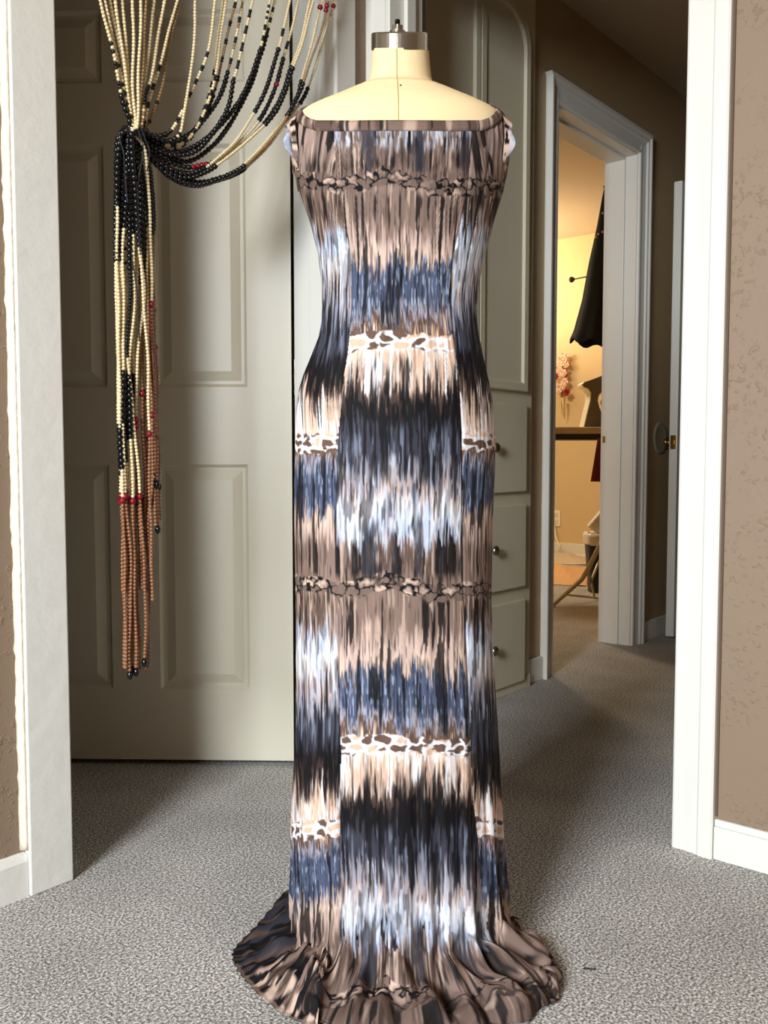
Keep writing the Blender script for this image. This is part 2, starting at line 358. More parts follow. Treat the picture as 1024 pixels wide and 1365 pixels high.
# hall door, folded back against the hall wall, seen edge-on
t = empty('door_2', (1.0, -0.091, 0)); struct(t, 'white hall door seen edge-on beside the dark hall wall', 'door')
boxo('slab', 0, 0.76, 0, 0.036, 0.012, 1.965, M['white'], t, 0.002)
kz = 0.86
bm = bmesh.new(); box(bm, -0.0015, 0.0, 0.006, 0.030, kz-0.03, kz+0.03); box(bm, -0.008, 0, 0.012, 0.024, kz-0.008, kz+0.008); obj('latch_plate', bm, M['brass'], t)
bm = bmesh.new(); lathe(bm, [(0.030, 0.0361), (0.030, 0.041), (0.012, 0.044), (0.010, 0.055), (0.022, 0.064), (0.024, 0.070), (0.016, 0.077)], 20, (0.055, 0, kz), 'y'); obj('door_knob', bm, M['brass'], t, smooth=True)
bp = on_y(881, 584, -0.006)
bm = bmesh.new(); lathe(bm, [(0.070, 0.0), (0.070, -0.004), (0.064, -0.008), (0.056, -0.006), (0.0, -0.006)], 32, (bp.x, 0, bp.z), 'y', cap=False)
tag(obj('wall_bumper', bm, mat('bumper_plastic', (150, 142, 122), .5), smooth=True), 'round pale door stop disc on the dark hall wall', 'door stop')

# ------------------------------------------------------------------ built-in cabinet
def cabinet():
    x0, x1 = -0.752, -0.098; yf = -0.025
    t = empty('linen_cabinet', (x0, 0, 0), 0, 'built-in grey-white hall cabinet with arched doors above three drawers', 'cabinet')
    w = x1-x0
    # openings in the frame
    up0, up1 = 0.885+0.05, 2.20
    bm = bmesh.new(); box(bm, 0, w, yf, -0.0005, 0.0, 2.39)
    obj('body', bm, M['cab'], t, bevel=0.002)
    boxo('toe_board', 0.001, w-0.001, yf-0.006, yf, 0.0, 0.045, M['cab'], t, 0.002)
    edge = lambda px, py: on_y(px, py, yf-0.02).z
    a0, a1 = 0.030, w-0.055; mid = (a0+a1)/2-0.005
    def edge(px, py): return on_y(px, py, yf-0.02).z
    zd0 = edge(690, 521); ztop = edge(685, -3)
    R_ = 0.13
    for s, (q0, q1) in ((0, (a0, mid-0.0015)), (1, (mid+0.0015, a1))):
        def outline(ins):
            xa, xb = q0+ins, q1-ins; zb = zd0+ins; zt = ztop-ins; r = max(R_-ins*0.4, 0.03); pts = [(xa, zb), (xb, zb)]
            arc = []
            for k in range(9):
                an = PI/2*k/8
                if s == 1: arc.append((xb-r+r*math.cos(an), zt-r*0.9+0.9*r*math.sin(an)))
                else: arc.append((xa+r-r*math.sin(an), zt-0.9*r+0.9*r*math.cos(an)))
            if s == 1: pts += arc+[(xa, zt)]
            else: pts += [(xb, zt)]+arc
            return pts
        bm = bmesh.new()
        rings = []
        for ins, d in ((0, 0.0), (0, 0.016), (0.003, 0.019), (0.026, 0.019), (0.033, 0.011), (0.040, 0.011)):
            rings.append([bm.verts.new((a, yf-d, z)) for a, z in outline(ins)])
        n = len(rings[0])
        for r0, r1 in zip(rings, rings[1:]):
            for k in range(n): bm.faces.new((r0[k], r0[(k+1) % n], r1[(k+1) % n], r1[k]))
        bm.faces.new(rings[-1]); bm.faces.new(list(reversed(rings[0])))
        obj('arched_door', bm, M['cab'], t)
    knx = {0: (664, 599), 1: (659, 736), 2: (660, 864)}
    for i, (ya, yb) in enumerate(((538, 656), (673, 785), (803, 914))):
        z1, z0 = edge(688-i*3, ya), edge(688-i*3, yb)
        dw = boxo('drawer', a0, a1, yf-0.017, yf, z0, z1, M['cab'], t, 0.004)
        k = on_y(knx[i][0], knx[i][1], yf-0.035)
        zc = (z0+z1)/2; xc = (on_y(660, 735, yf-0.035).x)-x0
        bm = bmesh.new(); y0 = yf-0.017
        lathe(bm, [(0.007, y0), (0.0055, y0-0.010), (0.0075, y0-0.014), (0.0155, y0-0.018), (0.0165, y0-0.024), (0.011, y0-0.029), (0.001, y0-0.030)], 20, (xc, 0, zc), 'y')
        obj('knob', bm, M['nickel'], dw, smooth=True)
cabinet()

# ================================================================== DRESS FORM AND DRESS
ZC = 1.45; S = 1204/ZC                 # pixels per metre on the form's axis
DC = cf(0.018, ZC, 0); DROT = -YAW
def zv(v): # height at the axis that shows at picture row v
    d = ray(527, v); return CAM.z + d.z*(ZC/d.dot(FW))
tv = np.array([64,90,105,113,120,127,134,141,147,153,160,168,180,200,220,240,260,300,340,380,410,430,450,470,500,520,545,580,620,700,800,900,1000,1100,1160,1200,1240,1300], float)
cxm = 0.0
Lx = np.array([494,492,490,487,478,462,446,430,416,404,395,391,388,389,392,397,402,415,425,430,431,430,426,418,405,399,395,394,393,392,393,394,393,391,391,389,388,386], float)
Rx = np.array([573,575,577,580,590,606,622,638,650,661,668,672,675,676,674,671,667,655,645,637,633,634,637,641,648,653,657,660,660,657,656,660,665,668,672,678,690,712], float)
Df = np.array([.046,.047,.048,.050,.054,.060,.066,.073,.079,.084,.089,.093,.098,.108,.118,.124,.124,.108,.096,.090,.088,.089,.092,.096,.102,.106,.110,.113,.115,.119,.126,.134,.142,.150,.155,.158,.162,.170])
Db = np.array([.046,.047,.049,.053,.060,.068,.076,.084,.089,.092,.094,.095,.096,.098,.098,.096,.093,.084,.074,.070,.070,.073,.080,.090,.106,.114,.120,.123,.124,.124,.128,.136,.146,.156,.162,.168,.175,.185])
tz = np.array([zv(v) for v in tv])
oz = np.argsort(tz)
def itp(arr, z): return np.interp(z, tz[oz], arr[oz])
def body(theta, z, off=0.0):
    """theta 0 = front centre, + = towards the right in the photo.  returns local x, y (y away from the viewer)"""
    xr = (itp(Rx, z)-527)/S-0.004+off; xl = (527-itp(Lx, z))/S-0.004+off
    df = itp(Df, z)+off; db = itp(Db, z)+off
    s, c = np.sin(theta), np.cos(theta); e = 0.90
    sx = np.sign(s)*np.abs(s)**e; cy = np.sign(c)*np.abs(c)**e
    return np.where(s >= 0, xr, xl)*sx, -np.where(c >= 0, df, db)*cy
def neck_z(t):     # neckline height over angle
    a = np.abs((t+PI) % (2*PI)-PI)
    v = np.interp(a, [0, .35, .75, .9, 1.0, 1.15, 1.3, 1.57, 2.0, PI], [168, 168, 166, 160, 155, 147, 141, 136, 134, 133])
    dd = 0.088*np.clip(np.cos((t+PI) % (2*PI)-PI), 0, 1)
    return 0.8+(zv_arr(v)-0.8)*(1.45-dd)/1.45
_vv = np.linspace(0, 1400, 300); _zz = np.array([zv(v) for v in _vv])
def zv_arr(v): return np.interp(v, _vv, _zz)
form = empty('dress_form', DC, DROT, 'cream linen dress form with steel neck cap inside the tie-dye dress', 'mannequin')
th = np.linspace(0, 2*PI, 96, endpoint=False)
ZTOP = zv(64.5)
zz = np.concatenate([np.linspace(ZTOP, zv(185), 70), np.linspace(zv(187), zv(700), 90)])
T_, Z_ = np.meshgrid(th, zz); bx, by = body(T_, Z_, -0.007)
nk = neck_z(T_); neckmask = np.clip((Z_-(nk-.022))/.012, 0, 1); b0 = body(T_, Z_, 0.0)
bx = bx*(1-neckmask)+b0[0]*neckmask; by = by*(1-neckmask)+b0[1]*neckmask
def tilt(y, z):      # the neck leans forward
    m_ = np.clip((z-zv(128))/(zv(92)-zv(128)), 0, 1); return z+0.42*y*m_*m_*(3-2*m_)
Z_ = tilt(by, Z_)
P = np.stack([bx, by, Z_], -1); P = np.concatenate([P, np.stack([bx[-1:]*0, by[-1:]*0, Z_[-1:]], -1)])
grid_mesh('torso', P, M['linen'], form, closed=True)
def surf_strip(theta, z, off):
    x, y = body(np.array(theta), np.array(z), off); return np.stack([x, y, tilt(y, np.array(z))], -1)
bm = bmesh.new(); zs_ = np.linspace(zv(66), zv(178), 40)
zs_ = np.linspace(ZTOP-.001, float(neck_z(np.array([0.])) [0])-.004, 40); tube(bm, surf_strip(np.zeros(40)+0.01, zs_, 0.0004), 0.0009, 6)
obj('centre_seam', bm, M['seam'], form)
bm = bmesh.new(); a_ = np.linspace(-1.5, 1.5, 40); tube(bm, surf_strip(a_, zv(118)-0.008*np.cos(a_), 0.0003), 0.0006, 6); obj('neck_seam', bm, M['seam'], form)
for s in (-1, 1):
    bm = bmesh.new(); a3 = np.linspace(1.42, 1.15, 14); zs2 = np.linspace(zv(136), float(neck_z(np.array([1.15]))[0])-.004, 14); tube(bm, surf_strip(a3*s, zs2, 0.0003), 0.0006, 6); obj('shoulder_seam', bm, M['seam'], form)
zfr = lambda v, d: 0.8+(zv(v)-0.8)*(1.45-d)/1.45
zc0, zc1 = zv(64.5), zv(43.5)
bm = bmesh.new(); rc = 0.0455
lathe(bm, [(rc-.002, zc0-.004), (rc, zc0-.003), (rc, zc1-.002), (rc-.002, zc1), (0.012, zc1+.0005)], 64, (0.0075, 0, 0)); [setattr(v_.co, 'z', v_.co.z+0.42*v_.co.y) for v_ in bm.verts]; obj('neck_cap', bm, M['steel'], form, bevel=0.0005)
zn0, zn1 = zv(43), zv(35)
bm = bmesh.new(); lathe(bm, [(0.013, zn0-.008), (0.013, zn0)], 20, (0.003, 0, 0)); obj('washer', bm, M['steel'], form)
bm = bmesh.new(); bmesh.ops.create_cone(bm, cap_ends=True, segments=6, radius1=0.0098, radius2=0.0098, depth=zn1-zn0, matrix=Matrix.Translation((0.003, 0, (zn0+zn1)/2)))
obj('hex_nut', bm, M['steel'], form, bevel=0.001)
bm = bmesh.new(); pr_ = [(0.0036, zn1)]
for k in range(7): pr_ += [(0.0042, zn1+0.0005+k*0.0014), (0.0035, zn1+0.0012+k*0.0014)]
lathe(bm, pr_, 14, (0.003, 0, 0)); obj('threaded_bolt', bm, M['darkmetal'], form)
bm = bmesh.new(); lathe(bm, [(0.012, 0.05), (0.012, zv(700)+0.01)], 16); obj('pole', bm, M['steel'], form)
bm = bmesh.new(); lathe(bm, [(0.11, 0.0), (0.11, 0.012), (0.085, 0.024), (0.03, 0.034), (0.018, 0.06), (0.012, 0.06)], 40); obj('base', bm, M['darkmetal'], form, smooth=True)
zpin = zfr(119, .056); xp, yp = body(np.array([0.04]), np.array([zpin]), 0.0006)
bm = bmesh.new(); bmesh.ops.create_uvsphere(bm, u_segments=8, v_segments=6, radius=0.0014, matrix=Matrix.Translation((float(xp[0]), float(yp[0]), zpin))); obj('pin_head', bm, M['darkmetal'], form)

# ---- cloth pattern, computed in garment coordinates -----------------------------------------
PERM = rng.rand(256, 256)
def vn(a, b, seed=0):          # value noise
    a = a+seed*17.37; b = b+seed*5.91
    ia, ib = np.floor(a).astype(int), np.floor(b).astype(int); fa, fb = a-ia, b-ib
    fa = fa*fa*(3-2*fa); fb = fb*fb*(3-2*fb)
    g = lambda i, j: PERM[i % 256, j % 256]
    return (g(ia, ib)*(1-fa)+g(ia+1, ib)*fa)*(1-fb)+(g(ia, ib+1)*(1-fa)+g(ia+1, ib+1)*fa)*fb
def voro(a, b, seed=0):        # F1, F2-F1, cell random
    ia, ib = np.floor(a).astype(int), np.floor(b).astype(int)
    f1 = np.full(a.shape, 9.0); f2 = np.full(a.shape, 9.0); cr = np.zeros(a.shape)
    for di in (-1, 0, 1):
        for dj in (-1, 0, 1):
            i, j = ia+di, ib+dj
            px_ = i+0.15+0.7*PERM[(i+seed) % 256, (j*3+7) % 256]; py_ = j+0.15+0.7*PERM[(i*5+31+seed) % 256, j % 256]
            d = np.hypot(a-px_, b-py_); r = PERM[(i*3+11) % 256, (j*7+5) % 256]
            n1 = d < f1
            f2 = np.where(n1, f1, np.minimum(f2, d)); cr = np.where(n1, r, cr); f1 = np.where(n1, d, f1)
    return f1, f2-f1, cr
def sm(x, a, b):
    t = np.clip((x-a)/(b-a), 0, 1); return t*t*(3-2*t)
C_ = {k: np.array(lin(v)) for k, v in dict(taupe=(128, 106, 96), dtaupe=(86, 68, 60), cream=(212, 184, 166), white=(234, 232, 236), lblue=(184, 198, 224),
      slate=(76, 84, 108), dslate=(58, 58, 70), black=(15, 13, 17), lilac=(160, 152, 160), brown=(100, 76, 64), peach=(214, 178, 152), pink=(190, 164, 154)).items()}
stops = [(0, 'taupe'), (58, 'taupe'), (84, 'pink'), (104, 'cream'), (118, 'slate'), (168, 'slate'), (186, 'lilac'), (194, 'brown'), (204, 'brown'),
         (214, 'peach'), (222, 'white'), (232, 'peach'), (262, 'cream'), (276, 'dtaupe'), (290, 'black'), (318, 'black'), (334, 'dslate'), (366, 'dslate'), (390, 'lilac'), (414, 'pink'),
         (440, 'white'), (468, 'lblue'), (482, 'taupe'), (505, 'dtaupe'), (525, 'taupe'), (538, 'taupe')]
sp_ = np.array([s[0] for s in stops], float); sc_ = np.stack([C_[s[1]] for s in stops])
def ramp(p):
    p = np.mod(p, 538); return np.stack([np.interp(p, sp_, sc_[:, k]) for k in range(3)], -1)
def mixc(c, col, m): return c*(1-m[..., None])+np.asarray(col)*m[..., None]
def pattern(u, v, a, side):
    """u: across the front (px-sized units), v: down, a: around, side: bool"""
    side_p = np.interp(v, [-300, 245-0.01, 245, 590, 780, 780.01, 1105, 1305, 1305.01, 1800], [540+560, 540, 538, 213, 0, 538, 213, 0, 538, 60])
    side_p = np.where(v < 245, 538-(v-245)*-0.0+ (v-245)*1.0, side_p)      # above the bust both panels agree
    p = np.where(side, side_p, np.mod(v-245, 538)); sgn = np.where(side & (v > 245), -1.0, 1.0)
    p = np.mod(p, 538)
    # long ragged fingers
    f1 = vn(a/6.5, v/70, 1)-.5; f2 = vn(a/2.4, v/34, 2)-.5; f3 = vn(a/1.1, v/16, 3)-.5; f4 = vn(a/40, v/60, 4)-.5
    warp = sgn*(20*f1+34*f2+24*f3+14*f4)
    calm = 1-0.75*np.exp(-((np.mod(p+20, 538)-20)/16.0)**2)-0.7*np.exp(-((p-211)/14.0)**2)
    c = ramp(np.where(v < 222, np.clip(p+warp*calm, 482+14*vn(a/8, v/20, 90), 536), p+warp*calm))
    pw = np.mod(p+warp*calm, 538)
    # soft large tonal drift
    drift = vn(a/26, v/38, 5)
    c = c*(0.82+0.36*drift)[..., None]
    # fine vertical threads of dye
    th1 = sm(vn(a/1.5, v/30, 6)*0.6+vn(a/3.5, v/55, 7)*0.4, .60, .72)
    zn = lambda lo, hi, s0=8: sm(pz, lo-s0, lo+s0)*sm(pz, hi+s0, hi-s0)
    pz = np.mod(p+warp*calm*1.25+10*(vn(a/1.7, v/25, 33)-.5), 538)
    zone_t = np.maximum(sm(pz, 120, 104), sm(pz, 462, 480)); zone_s = zn(112, 190); zone_w = zn(385, 476, 14)*(v > 222) + 0.75*(v < 222)*sm(v+14*(vn(a/2, v/20, 91)-.5), 206, 188)*(~side); zone_c = zn(222, 270)
    c = mixc(c, C_['dtaupe'], th1*zone_t*0.75)
    c = mixc(c, C_['cream'], sm(vn(a/2.2, v/45, 8), .66, .8)*zone_t*0.55*sm(np.abs(p-60), -1, 1))
    c = mixc(c, C_['lblue']*0.75, sm(vn(a/1.2, v/14, 9), .68, .84)*zone_s*0.7)
    c = mixc(c, C_['black'], sm(vn(a/1.4, v/18, 10), .66, .78)*zone_s*0.6)
    c = mixc(c, C_['white'], sm(vn(a/1.6, v/12, 11), .50, .70)*zone_w*0.75*np.where(v < 222, 1, sm(p, 392, 440)))
    c = mixc(c, C_['lblue']*0.9, sm(vn(a/3.2, v/22, 12), .52, .72)*zone_w*0.7)
    c = mixc(c, C_['dslate'], sm(vn(a/3.0, v/26, 13), .60, .74)*zone_w*0.75)
    c = mixc(c, C_['lilac'], th1*zone_w*0.6)
    c = mixc(c, C_['white'], sm(vn(a/4.5, v/60, 14), .50, .66)*zone_c*0.85)
    c = mixc(c, C_['taupe'], sm(vn(a/2.0, v/40, 15), .66, .78)*zone_c*0.6)
    zone_b = zn(262, 392, 12)
    c = mixc(c, C_['dtaupe'], sm(vn(a/2.6, v/18, 16), .55, .72)*zone_b*sm(p, 330, 262)*0.8)
    c = mixc(c, C_['lblue']*0.55, sm(vn(a/2.4, v/34, 17), .62, .8)*zone_b*sm(p, 310, 345)*0.45)
    c = mixc(c, C_['black'], sm(vn(a/2.6, (v+30*vn(a/1.2, v/40, 132))/60, 18), .54, .62)*zn(250, 410, 16)*0.92)
    # bold black runs
    vj = v+34*vn(a/1.4, v/40, 130)+14*vn(a/.7, v/20, 131)
    run = sm(vn(a/4.4, vj/80, 19)*0.75+vn(a/2.0, v/25, 20)*0.25, .60, .66)
    c = mixc(c, C_['black'], run*(zone_t*0.92+zone_s*0.9+zone_w*0.35)*sm(np.abs(np.mod(p+269, 538)-269), 6, 22))
    hl = sm(vn(a/1.15, v/50, 97), .74, .84)*sm(vn(a/14, v/40, 98), .35, .6)
    c = mixc(c, C_['black'], hl*0.75*(1-zone_c*.5)*sm(np.abs(p-211), 8, 16))
    up_ = side*sm(v, 246, 225); c = mixc(c, C_['pink'], up_*.45*sm(vn(a/9, v/40, 120), .3, .6)); c = mixc(c, C_['black'], up_*sm(vn(a/4.2, v/60, 121), .62, .69)*.95)
    # broad charcoal smears in the front panel above each crackle line
    for k_, (uc, wd) in enumerate(((491, 11), (556, 8), (617, 7), (523, 3), (590, 3))):
        wob = 3*(vn(v/14, v*0, 21)-.5)+uc
        qq = p+26*(vn(u/2.2, v*0+k_*3, 92)-.5); ms = sm(wd*(0.75+.5*vn(v/22, v*0+k_, 93))+5*(vn(a/1.2, v/20, 22)-.5)-np.abs(u-wob), 0, 3)*sm(qq, 440, 462)*sm(qq, 538, 520)*(~side)
        c = mixc(c, C_['dslate']*0.55, ms*0.92*(0.75+0.25*vn(a/2, v/12, 23)))
    # crackle lines
    wave = 9*(vn(a/34, v*0, 24)-.5)*2+4*(vn(a/9, v*0, 25)-.5)*2
    dist = np.mod(p*sgn+wave+269, 538)-269
    e1, ed, cr = voro(a/20+0.6*(vn(a/5, v/5, 40)-.5), v/12+0.6*(vn(a/5, v/5, 41)-.5), 3)
    band = sm(12+7*(vn(a/9, v*0, 95)-.5)-np.abs(dist), 0, 2)
    c = mixc(c, C_['taupe']*(0.75), band*0.9); c = mixc(c, C_['cream'], band*sm(cr, .50, .80)*0.85*sm(e1, .55, .1))
    thick = .08+.10*vn(a/11, v/9, 26)
    c = mixc(c, C_['black'], band*sm(ed, thick+.06, thick)*sm(vn(a/14, v/8, 27), .08, .26))
    tails = sm(20-np.abs(dist+sgn*12), 0, 14)*sm(vn(a/2.6, v/60, 28), .66, .74)
    c = mixc(c, C_['black'], tails*0.85)
    # white crackle
    pd = p-211+wave*0.35; band2 = sm(13+10*(vn(a/7, v*0, 94)-.5)-np.abs(pd), 0, 3)
    e1, ed, cr = voro(a/19+0.4*(vn(a/7, v/7, 42)-.5), v/12+.3+0.4*(vn(a/7, v/7, 43)-.5), 9)
    cellc = C_['brown'][None, :]*np.ones(c.shape)
    cellc = mixc(cellc, C_['peach'], sm(cr, .66, .72)*1.0)
    c = c*(1-band2[..., None])+cellc*band2[..., None]
    c = mixc(c, C_['white']*0.95, band2*sm(ed, .34, .20)*sm(vn(a/9, v/6, 96), .12, .3))
    # panel edges
    # lower dark hem wash
    hem = sm(v, 1318, 1332)*0.72
    c = mixc(c, C_['dtaupe']*(0.85), hem*(0.6+0.4*vn(a/3, v/14, 30)))
    c = mixc(c, C_['black'], sm(v, 1315, 1330)*sm(vn(a/4.5, v/30, 31), .60, .68)*0.9)
    return np.clip(c, 0.002, 0.92)
SL = np.array([(150, 440), (175, 444), (250, 450), (300, 459), (345, 468), (430, 467), (470, 463), (500, 458), (575, 450), (650, 447), (790, 446), (900, 448), (1000, 452), (1100, 450), (1200, 449), (1260, 452), (1400, 455)], float)
SR = np.array([(150, 630), (180, 627), (260, 620), (340, 603), (400, 600), (450, 604), (520, 612), (570, 615), (700, 617), (790, 618), (850, 622), (960, 627), (1060, 632), (1120, 640), (1180, 645), (1250, 655), (1400, 660)], float)
def seamed(u, v, front, wob):
    return ~(front & (u > np.interp(v, SL[:, 0], SL[:, 1])+wob) & (u < np.interp(v, SR[:, 0], SR[:, 1])+wob))
cm = bpy.data.materials.new('tie_dye_jersey'); cm.use_nodes = True; nt = cm.node_tree
p_ = nt.nodes['Principled BSDF']; p_.inputs['Roughness'].default_value = 0.72; p_.inputs['Specular IOR Level'].default_value = 0.15
at = nt.nodes.new('ShaderNodeVertexColor'); at.layer_name = 'dye'
nzz = nt.nodes.new('ShaderNodeTexNoise'); nzz.inputs['Scale'].default_value = 900; nzz.inputs['Detail'].default_value = 2
tcc = nt.nodes.new('ShaderNodeTexCoord'); nt.links.new(tcc.outputs['Object'], nzz.inputs['Vector'])
hs = nt.nodes.new('ShaderNodeMix'); hs.data_type = 'RGBA'; hs.blend_type = 'MULTIPLY'; hs.inputs[0].default_value = 0.25
nt.links.new(at.outputs[0], hs.inputs[6]); nt.links.new(nzz.outputs[0], hs.inputs[7]); nt.links.new(hs.outputs[2], p_.inputs['Base Color'])
bb = nt.nodes.new('ShaderNodeBump'); bb.inputs['Strength'].default_value = 0.15; bb.inputs['Distance'].default_value = 0.001
nt.links.new(nzz.outputs[0], bb.inputs['Height']); nt.links.new(bb.outputs[0], p_.inputs['Normal'])
def paint(o, rgb):
    n = len(o.data.vertices); at_ = o.data.color_attributes.new('dye', 'FLOAT_COLOR', 'POINT')
    at_.data.foreach_set('color', np.concatenate([rgb.reshape(n, 3), np.ones((n, 1))], 1).astype(np.float32).reshape(-1))

dress = empty('maxi_dress', DC, DROT, 'floor-length brown, blue and cream tie-dye dress on the dress form', 'dress')
# angular columns: dense in front
thf = np.linspace(-PI*0.62, PI*0.62, 500); thb = np.linspace(PI*0.62, 2*PI-PI*0.62, 122)[1:-1]
TH = np.concatenate([thf, thb]); NT = len(TH)
THw = (TH+PI) % (2*PI)-PI
ZLOW = 0.10
rows = np.linspace(0, 1, 1000)
hemP = np.array([(-0.10, -0.235), (-.155, -.190), (-.168, -.120), (-.165, -.05), (-.168, .04), (-.165, .12), (-.10, .215), (.02, .22), (.13, .17), (.19, .08), (.214, -.01), (.249, -.07), (.246, -.155), (.185, -.222), (0.05, -.245)])
ha = np.arctan2(hemP[:, 0], -hemP[:, 1]); hr = np.hypot(hemP[:, 0], hemP[:, 1]); o_ = np.argsort(ha); ha, hr = ha[o_], hr[o_]
ha = np.concatenate([ha-2*PI, ha, ha+2*PI]); hr = np.tile(hr, 3)
T2, Rr = np.meshgrid(TH, rows); ZN = neck_z(TH)[None, :]
Z2 = ZN+(ZLOW-ZN)*Rr
def folds(T, Z, low):
    """outward displacement of the cloth"""
    g = np.clip((0.62-Z)/0.62, 0, 1)**1.4
    ph = 1.1*np.sin(Z*5)
    f = 0.5*np.sin(13*T+ph+1.0)+0.45*np.sin(19*T-ph*1.4+2.2)+0.35*np.sin(31*T+ph)+0.25*np.sin(47*T+2*ph+.7)
    n = vn(T*7+40, Z*3+9, 50)-.5
    d = g*(0.0085*f+0.022*n)
    # gathers by the armholes and stretched wrinkles at the waist
    side_ = np.abs(np.sin(T))**3
    up = np.exp(-((Z-1.33)/.09)**2)*side_
    d = d+up*0.0022*np.sin(60*T+40*(Z-1.33)*np.sign(np.sin(T)))
    wa = np.exp(-((Z-1.02)/.12)**2)
    d = d+wa*0.0016*(vn(T*16+9, Z*16, 51)-.5)*2+0.0012*(vn(T*30+9, Z*5, 52)-.5)
    # seam grooves
    return d
X_, Y_ = body(T2, Z2, 0.003)
dsp = folds(T2, Z2, 0)
nx, ny = np.sin(T2), -np.cos(T2)
X_ += nx*dsp; Y_ += ny*dsp
# lower part: flares and comes to lie on the carpet
low = np.linspace(0, 1, 230)[1:]
xb, yb = X_[-1], Y_[-1]; r0 = np.hypot(xb, yb); angb = np.arctan2(xb, -yb)
rh = np.interp(angb, ha, hr)*(1+0.015*np.sin(23*TH)+0.02*(vn(TH*6+30, TH*0, 53)-.5))
TL, SLw = np.meshgrid(TH, low)
k = SLw; ext = (rh-r0)[None, :]
nfold = vn(TL*8+40, k*1.5, 54)-.5
rr = r0[None, :]+ext*(0.06*k+0.94*sm(k, 0.38, 1.0)**1.1)
zl = ZLOW*(1-k)**1.0*(1-sm(k, .30, .75)*0.85)
puff = sm(ext, .03, .09)
zl = zl+puff*0.030*sm(k, .2, .7)*sm(k, 1.02, .75)*(0.7+1.2*nfold)
wr = (0.0075*np.sin(17*TL+3*np.sin(5*k))+0.006*np.sin(29*TL+4*k)+0.005*np.sin(43*TL-3*k+1)+0.016*nfold)
rr = rr+0.0*wr+(1-k)*(folds(TL, ZLOW*np.ones_like(TL), 0)*0)+0.006*np.sin(31*TL+5*k)*k*(1-k)*2
zl = np.maximum(zl+(wr+.008)*sm(k, .15, .55)*np.clip(1.1-0.75*sm(k, .9, 1), .2, 1), 0.006)
XL = np.sin(angb)[None, :]*rr; YL = -np.cos(angb)[None, :]*rr
PX = np.concatenate([X_, XL]); PY = np.concatenate([Y_, YL]); PZ = np.concatenate([Z2, zl])
P = np.stack([PX, PY, PZ], -1)
# garment coordinates
dfr = itp(Df, Z2); fdep = 1.45-dfr*np.clip(np.cos(T2), 0, 1)**0.9
U = 527+PX[:1000]*1204/fdep; V = 608+(0.8-Z2)*1204/(fdep)
# small correction for the pitch of the tables
V = V + (np.interp(Z2, _zz[::-1], _vv[::-1])-(608+(0.8-Z2)*S))
seg = np.sqrt(np.diff(P[999:, :, 0], axis=0)**2+np.diff(P[999:, :, 1], axis=0)**2+np.diff(P[999:, :, 2], axis=0)**2)
seg = 0.5*seg+0.5*np.mean(seg, axis=1, keepdims=True)
VL = V[-1][None, :]+np.cumsum(seg, 0)*S*0.95
UL = np.repeat(U[-1][None, :], len(low), 0)
U = np.concatenate([U, UL]); V = np.concatenate([V, VL]); TT = np.concatenate([T2, TL])
A_ = ((TT+PI) % (2*PI)-PI)*np.interp(V, [150, 430, 600, 1000, 1300, 1400], [150, 115, 140, 150, 175, 185])
A_ = np.where(np.cos(TT) > 0, U*0.55+A_*0.45, A_)
front = np.cos(TT) > 0
side = seamed(U, V, front, 0)
A_ = A_+side*(V < 262)*(262-V)*.22*np.sign(U-527)
rgb = pattern(U, V, A_+3*(vn(V/60, V*0, 60)-.5), side)
# light sewn edge down the panel seams
sd = np.minimum(np.abs(U-np.interp(V, SL[:, 0], SL[:, 1])), np.abs(U-np.interp(V, SR[:, 0], SR[:, 1])))
groove = np.exp(-(sd/1.6)**2)*front
P[..., 0] -= np.sin(TT)*0.0016*groove; P[..., 1] += np.cos(TT)*0.0016*groove
o = grid_mesh('gown', P, cm, dress, closed=True); paint(o, rgb)
# train: the back of the skirt pooled on the carpet to the left
tr = [(-.10, .20), (-.189, .165), (-.219, .085), (-.240, .020), (-.258, -.030), (-.259, -.062), (-.246, -.095), (-.226, -.130), (-.200, -.168), (-.165, -.205), (-.14, -.225), (-.11, -.24)]
tro = catmull([(x, y, 0) for x, y in tr], 16); nt_ = len(tro); K = 70
tri = np.stack([np.interp(np.linspace(0, 1, nt_), [0, .5, 1], [-.04, -.085, -.10]), np.interp(np.linspace(0, 1, nt_), [0, 1], [.13, -.15]), np.zeros(nt_)], -1)
kk_ = np.linspace(0, 1, K)[:, None]; tt_ = np.linspace(0, 1, nt_)[None, :]*np.ones((K, 1)); k2 = kk_*np.ones((1, nt_))
TX = tri[None, :, 0]*(1-kk_)+tro[None, :, 0]*kk_; TY = tri[None, :, 1]*(1-kk_)+tro[None, :, 1]*kk_
TX = TX+0.004*np.sin(26*tt_*6)*k2*(1-.6*k2)
w1 = .55*np.sin(tt_*30+5*k2+7*vn(tt_*7, k2*4, 100))+.3*np.sin(tt_*57-8*k2+6*vn(tt_*9, k2*5, 101))+2.4*(vn(tt_*11+k2*3, k2*6-tt_*3, 102)-.5)+1.2*(vn(tt_*23-k2*4, k2*11, 107)-.5)
TZ = 0.006+0.050*sm(k2, 1.03, .45)*(0.75+.25*np.sin(tt_*9))+0.0060*w1*sm(k2, 1.05, .8)
TZ = np.maximum(TZ, .004)
o = grid_mesh('train', np.stack([TX, TY, TZ], -1), cm, dress)
ut = tt_*620; vt = k2*110
c = np.ones(TX.shape+(3,))*C_['dtaupe']*0.8
c = mixc(c, C_['taupe'], sm(vn(ut/14+vt/40, vt/26, 103), .45, .62)*sm(tt_, .50, .66)); c = mixc(c, C_['cream'], sm(vn(ut/9-vt/30, vt/22, 104), .55, .7)*sm(tt_, .55, .7)*.8)
c = mixc(c, C_['dslate']*.6, sm(vn(ut/11, vt/40, 105), .35, .55)*sm(tt_, .66, .5)); c = mixc(c, C_['black'], sm(vn(ut/7+vt/25, vt/24, 106), .50, .60))
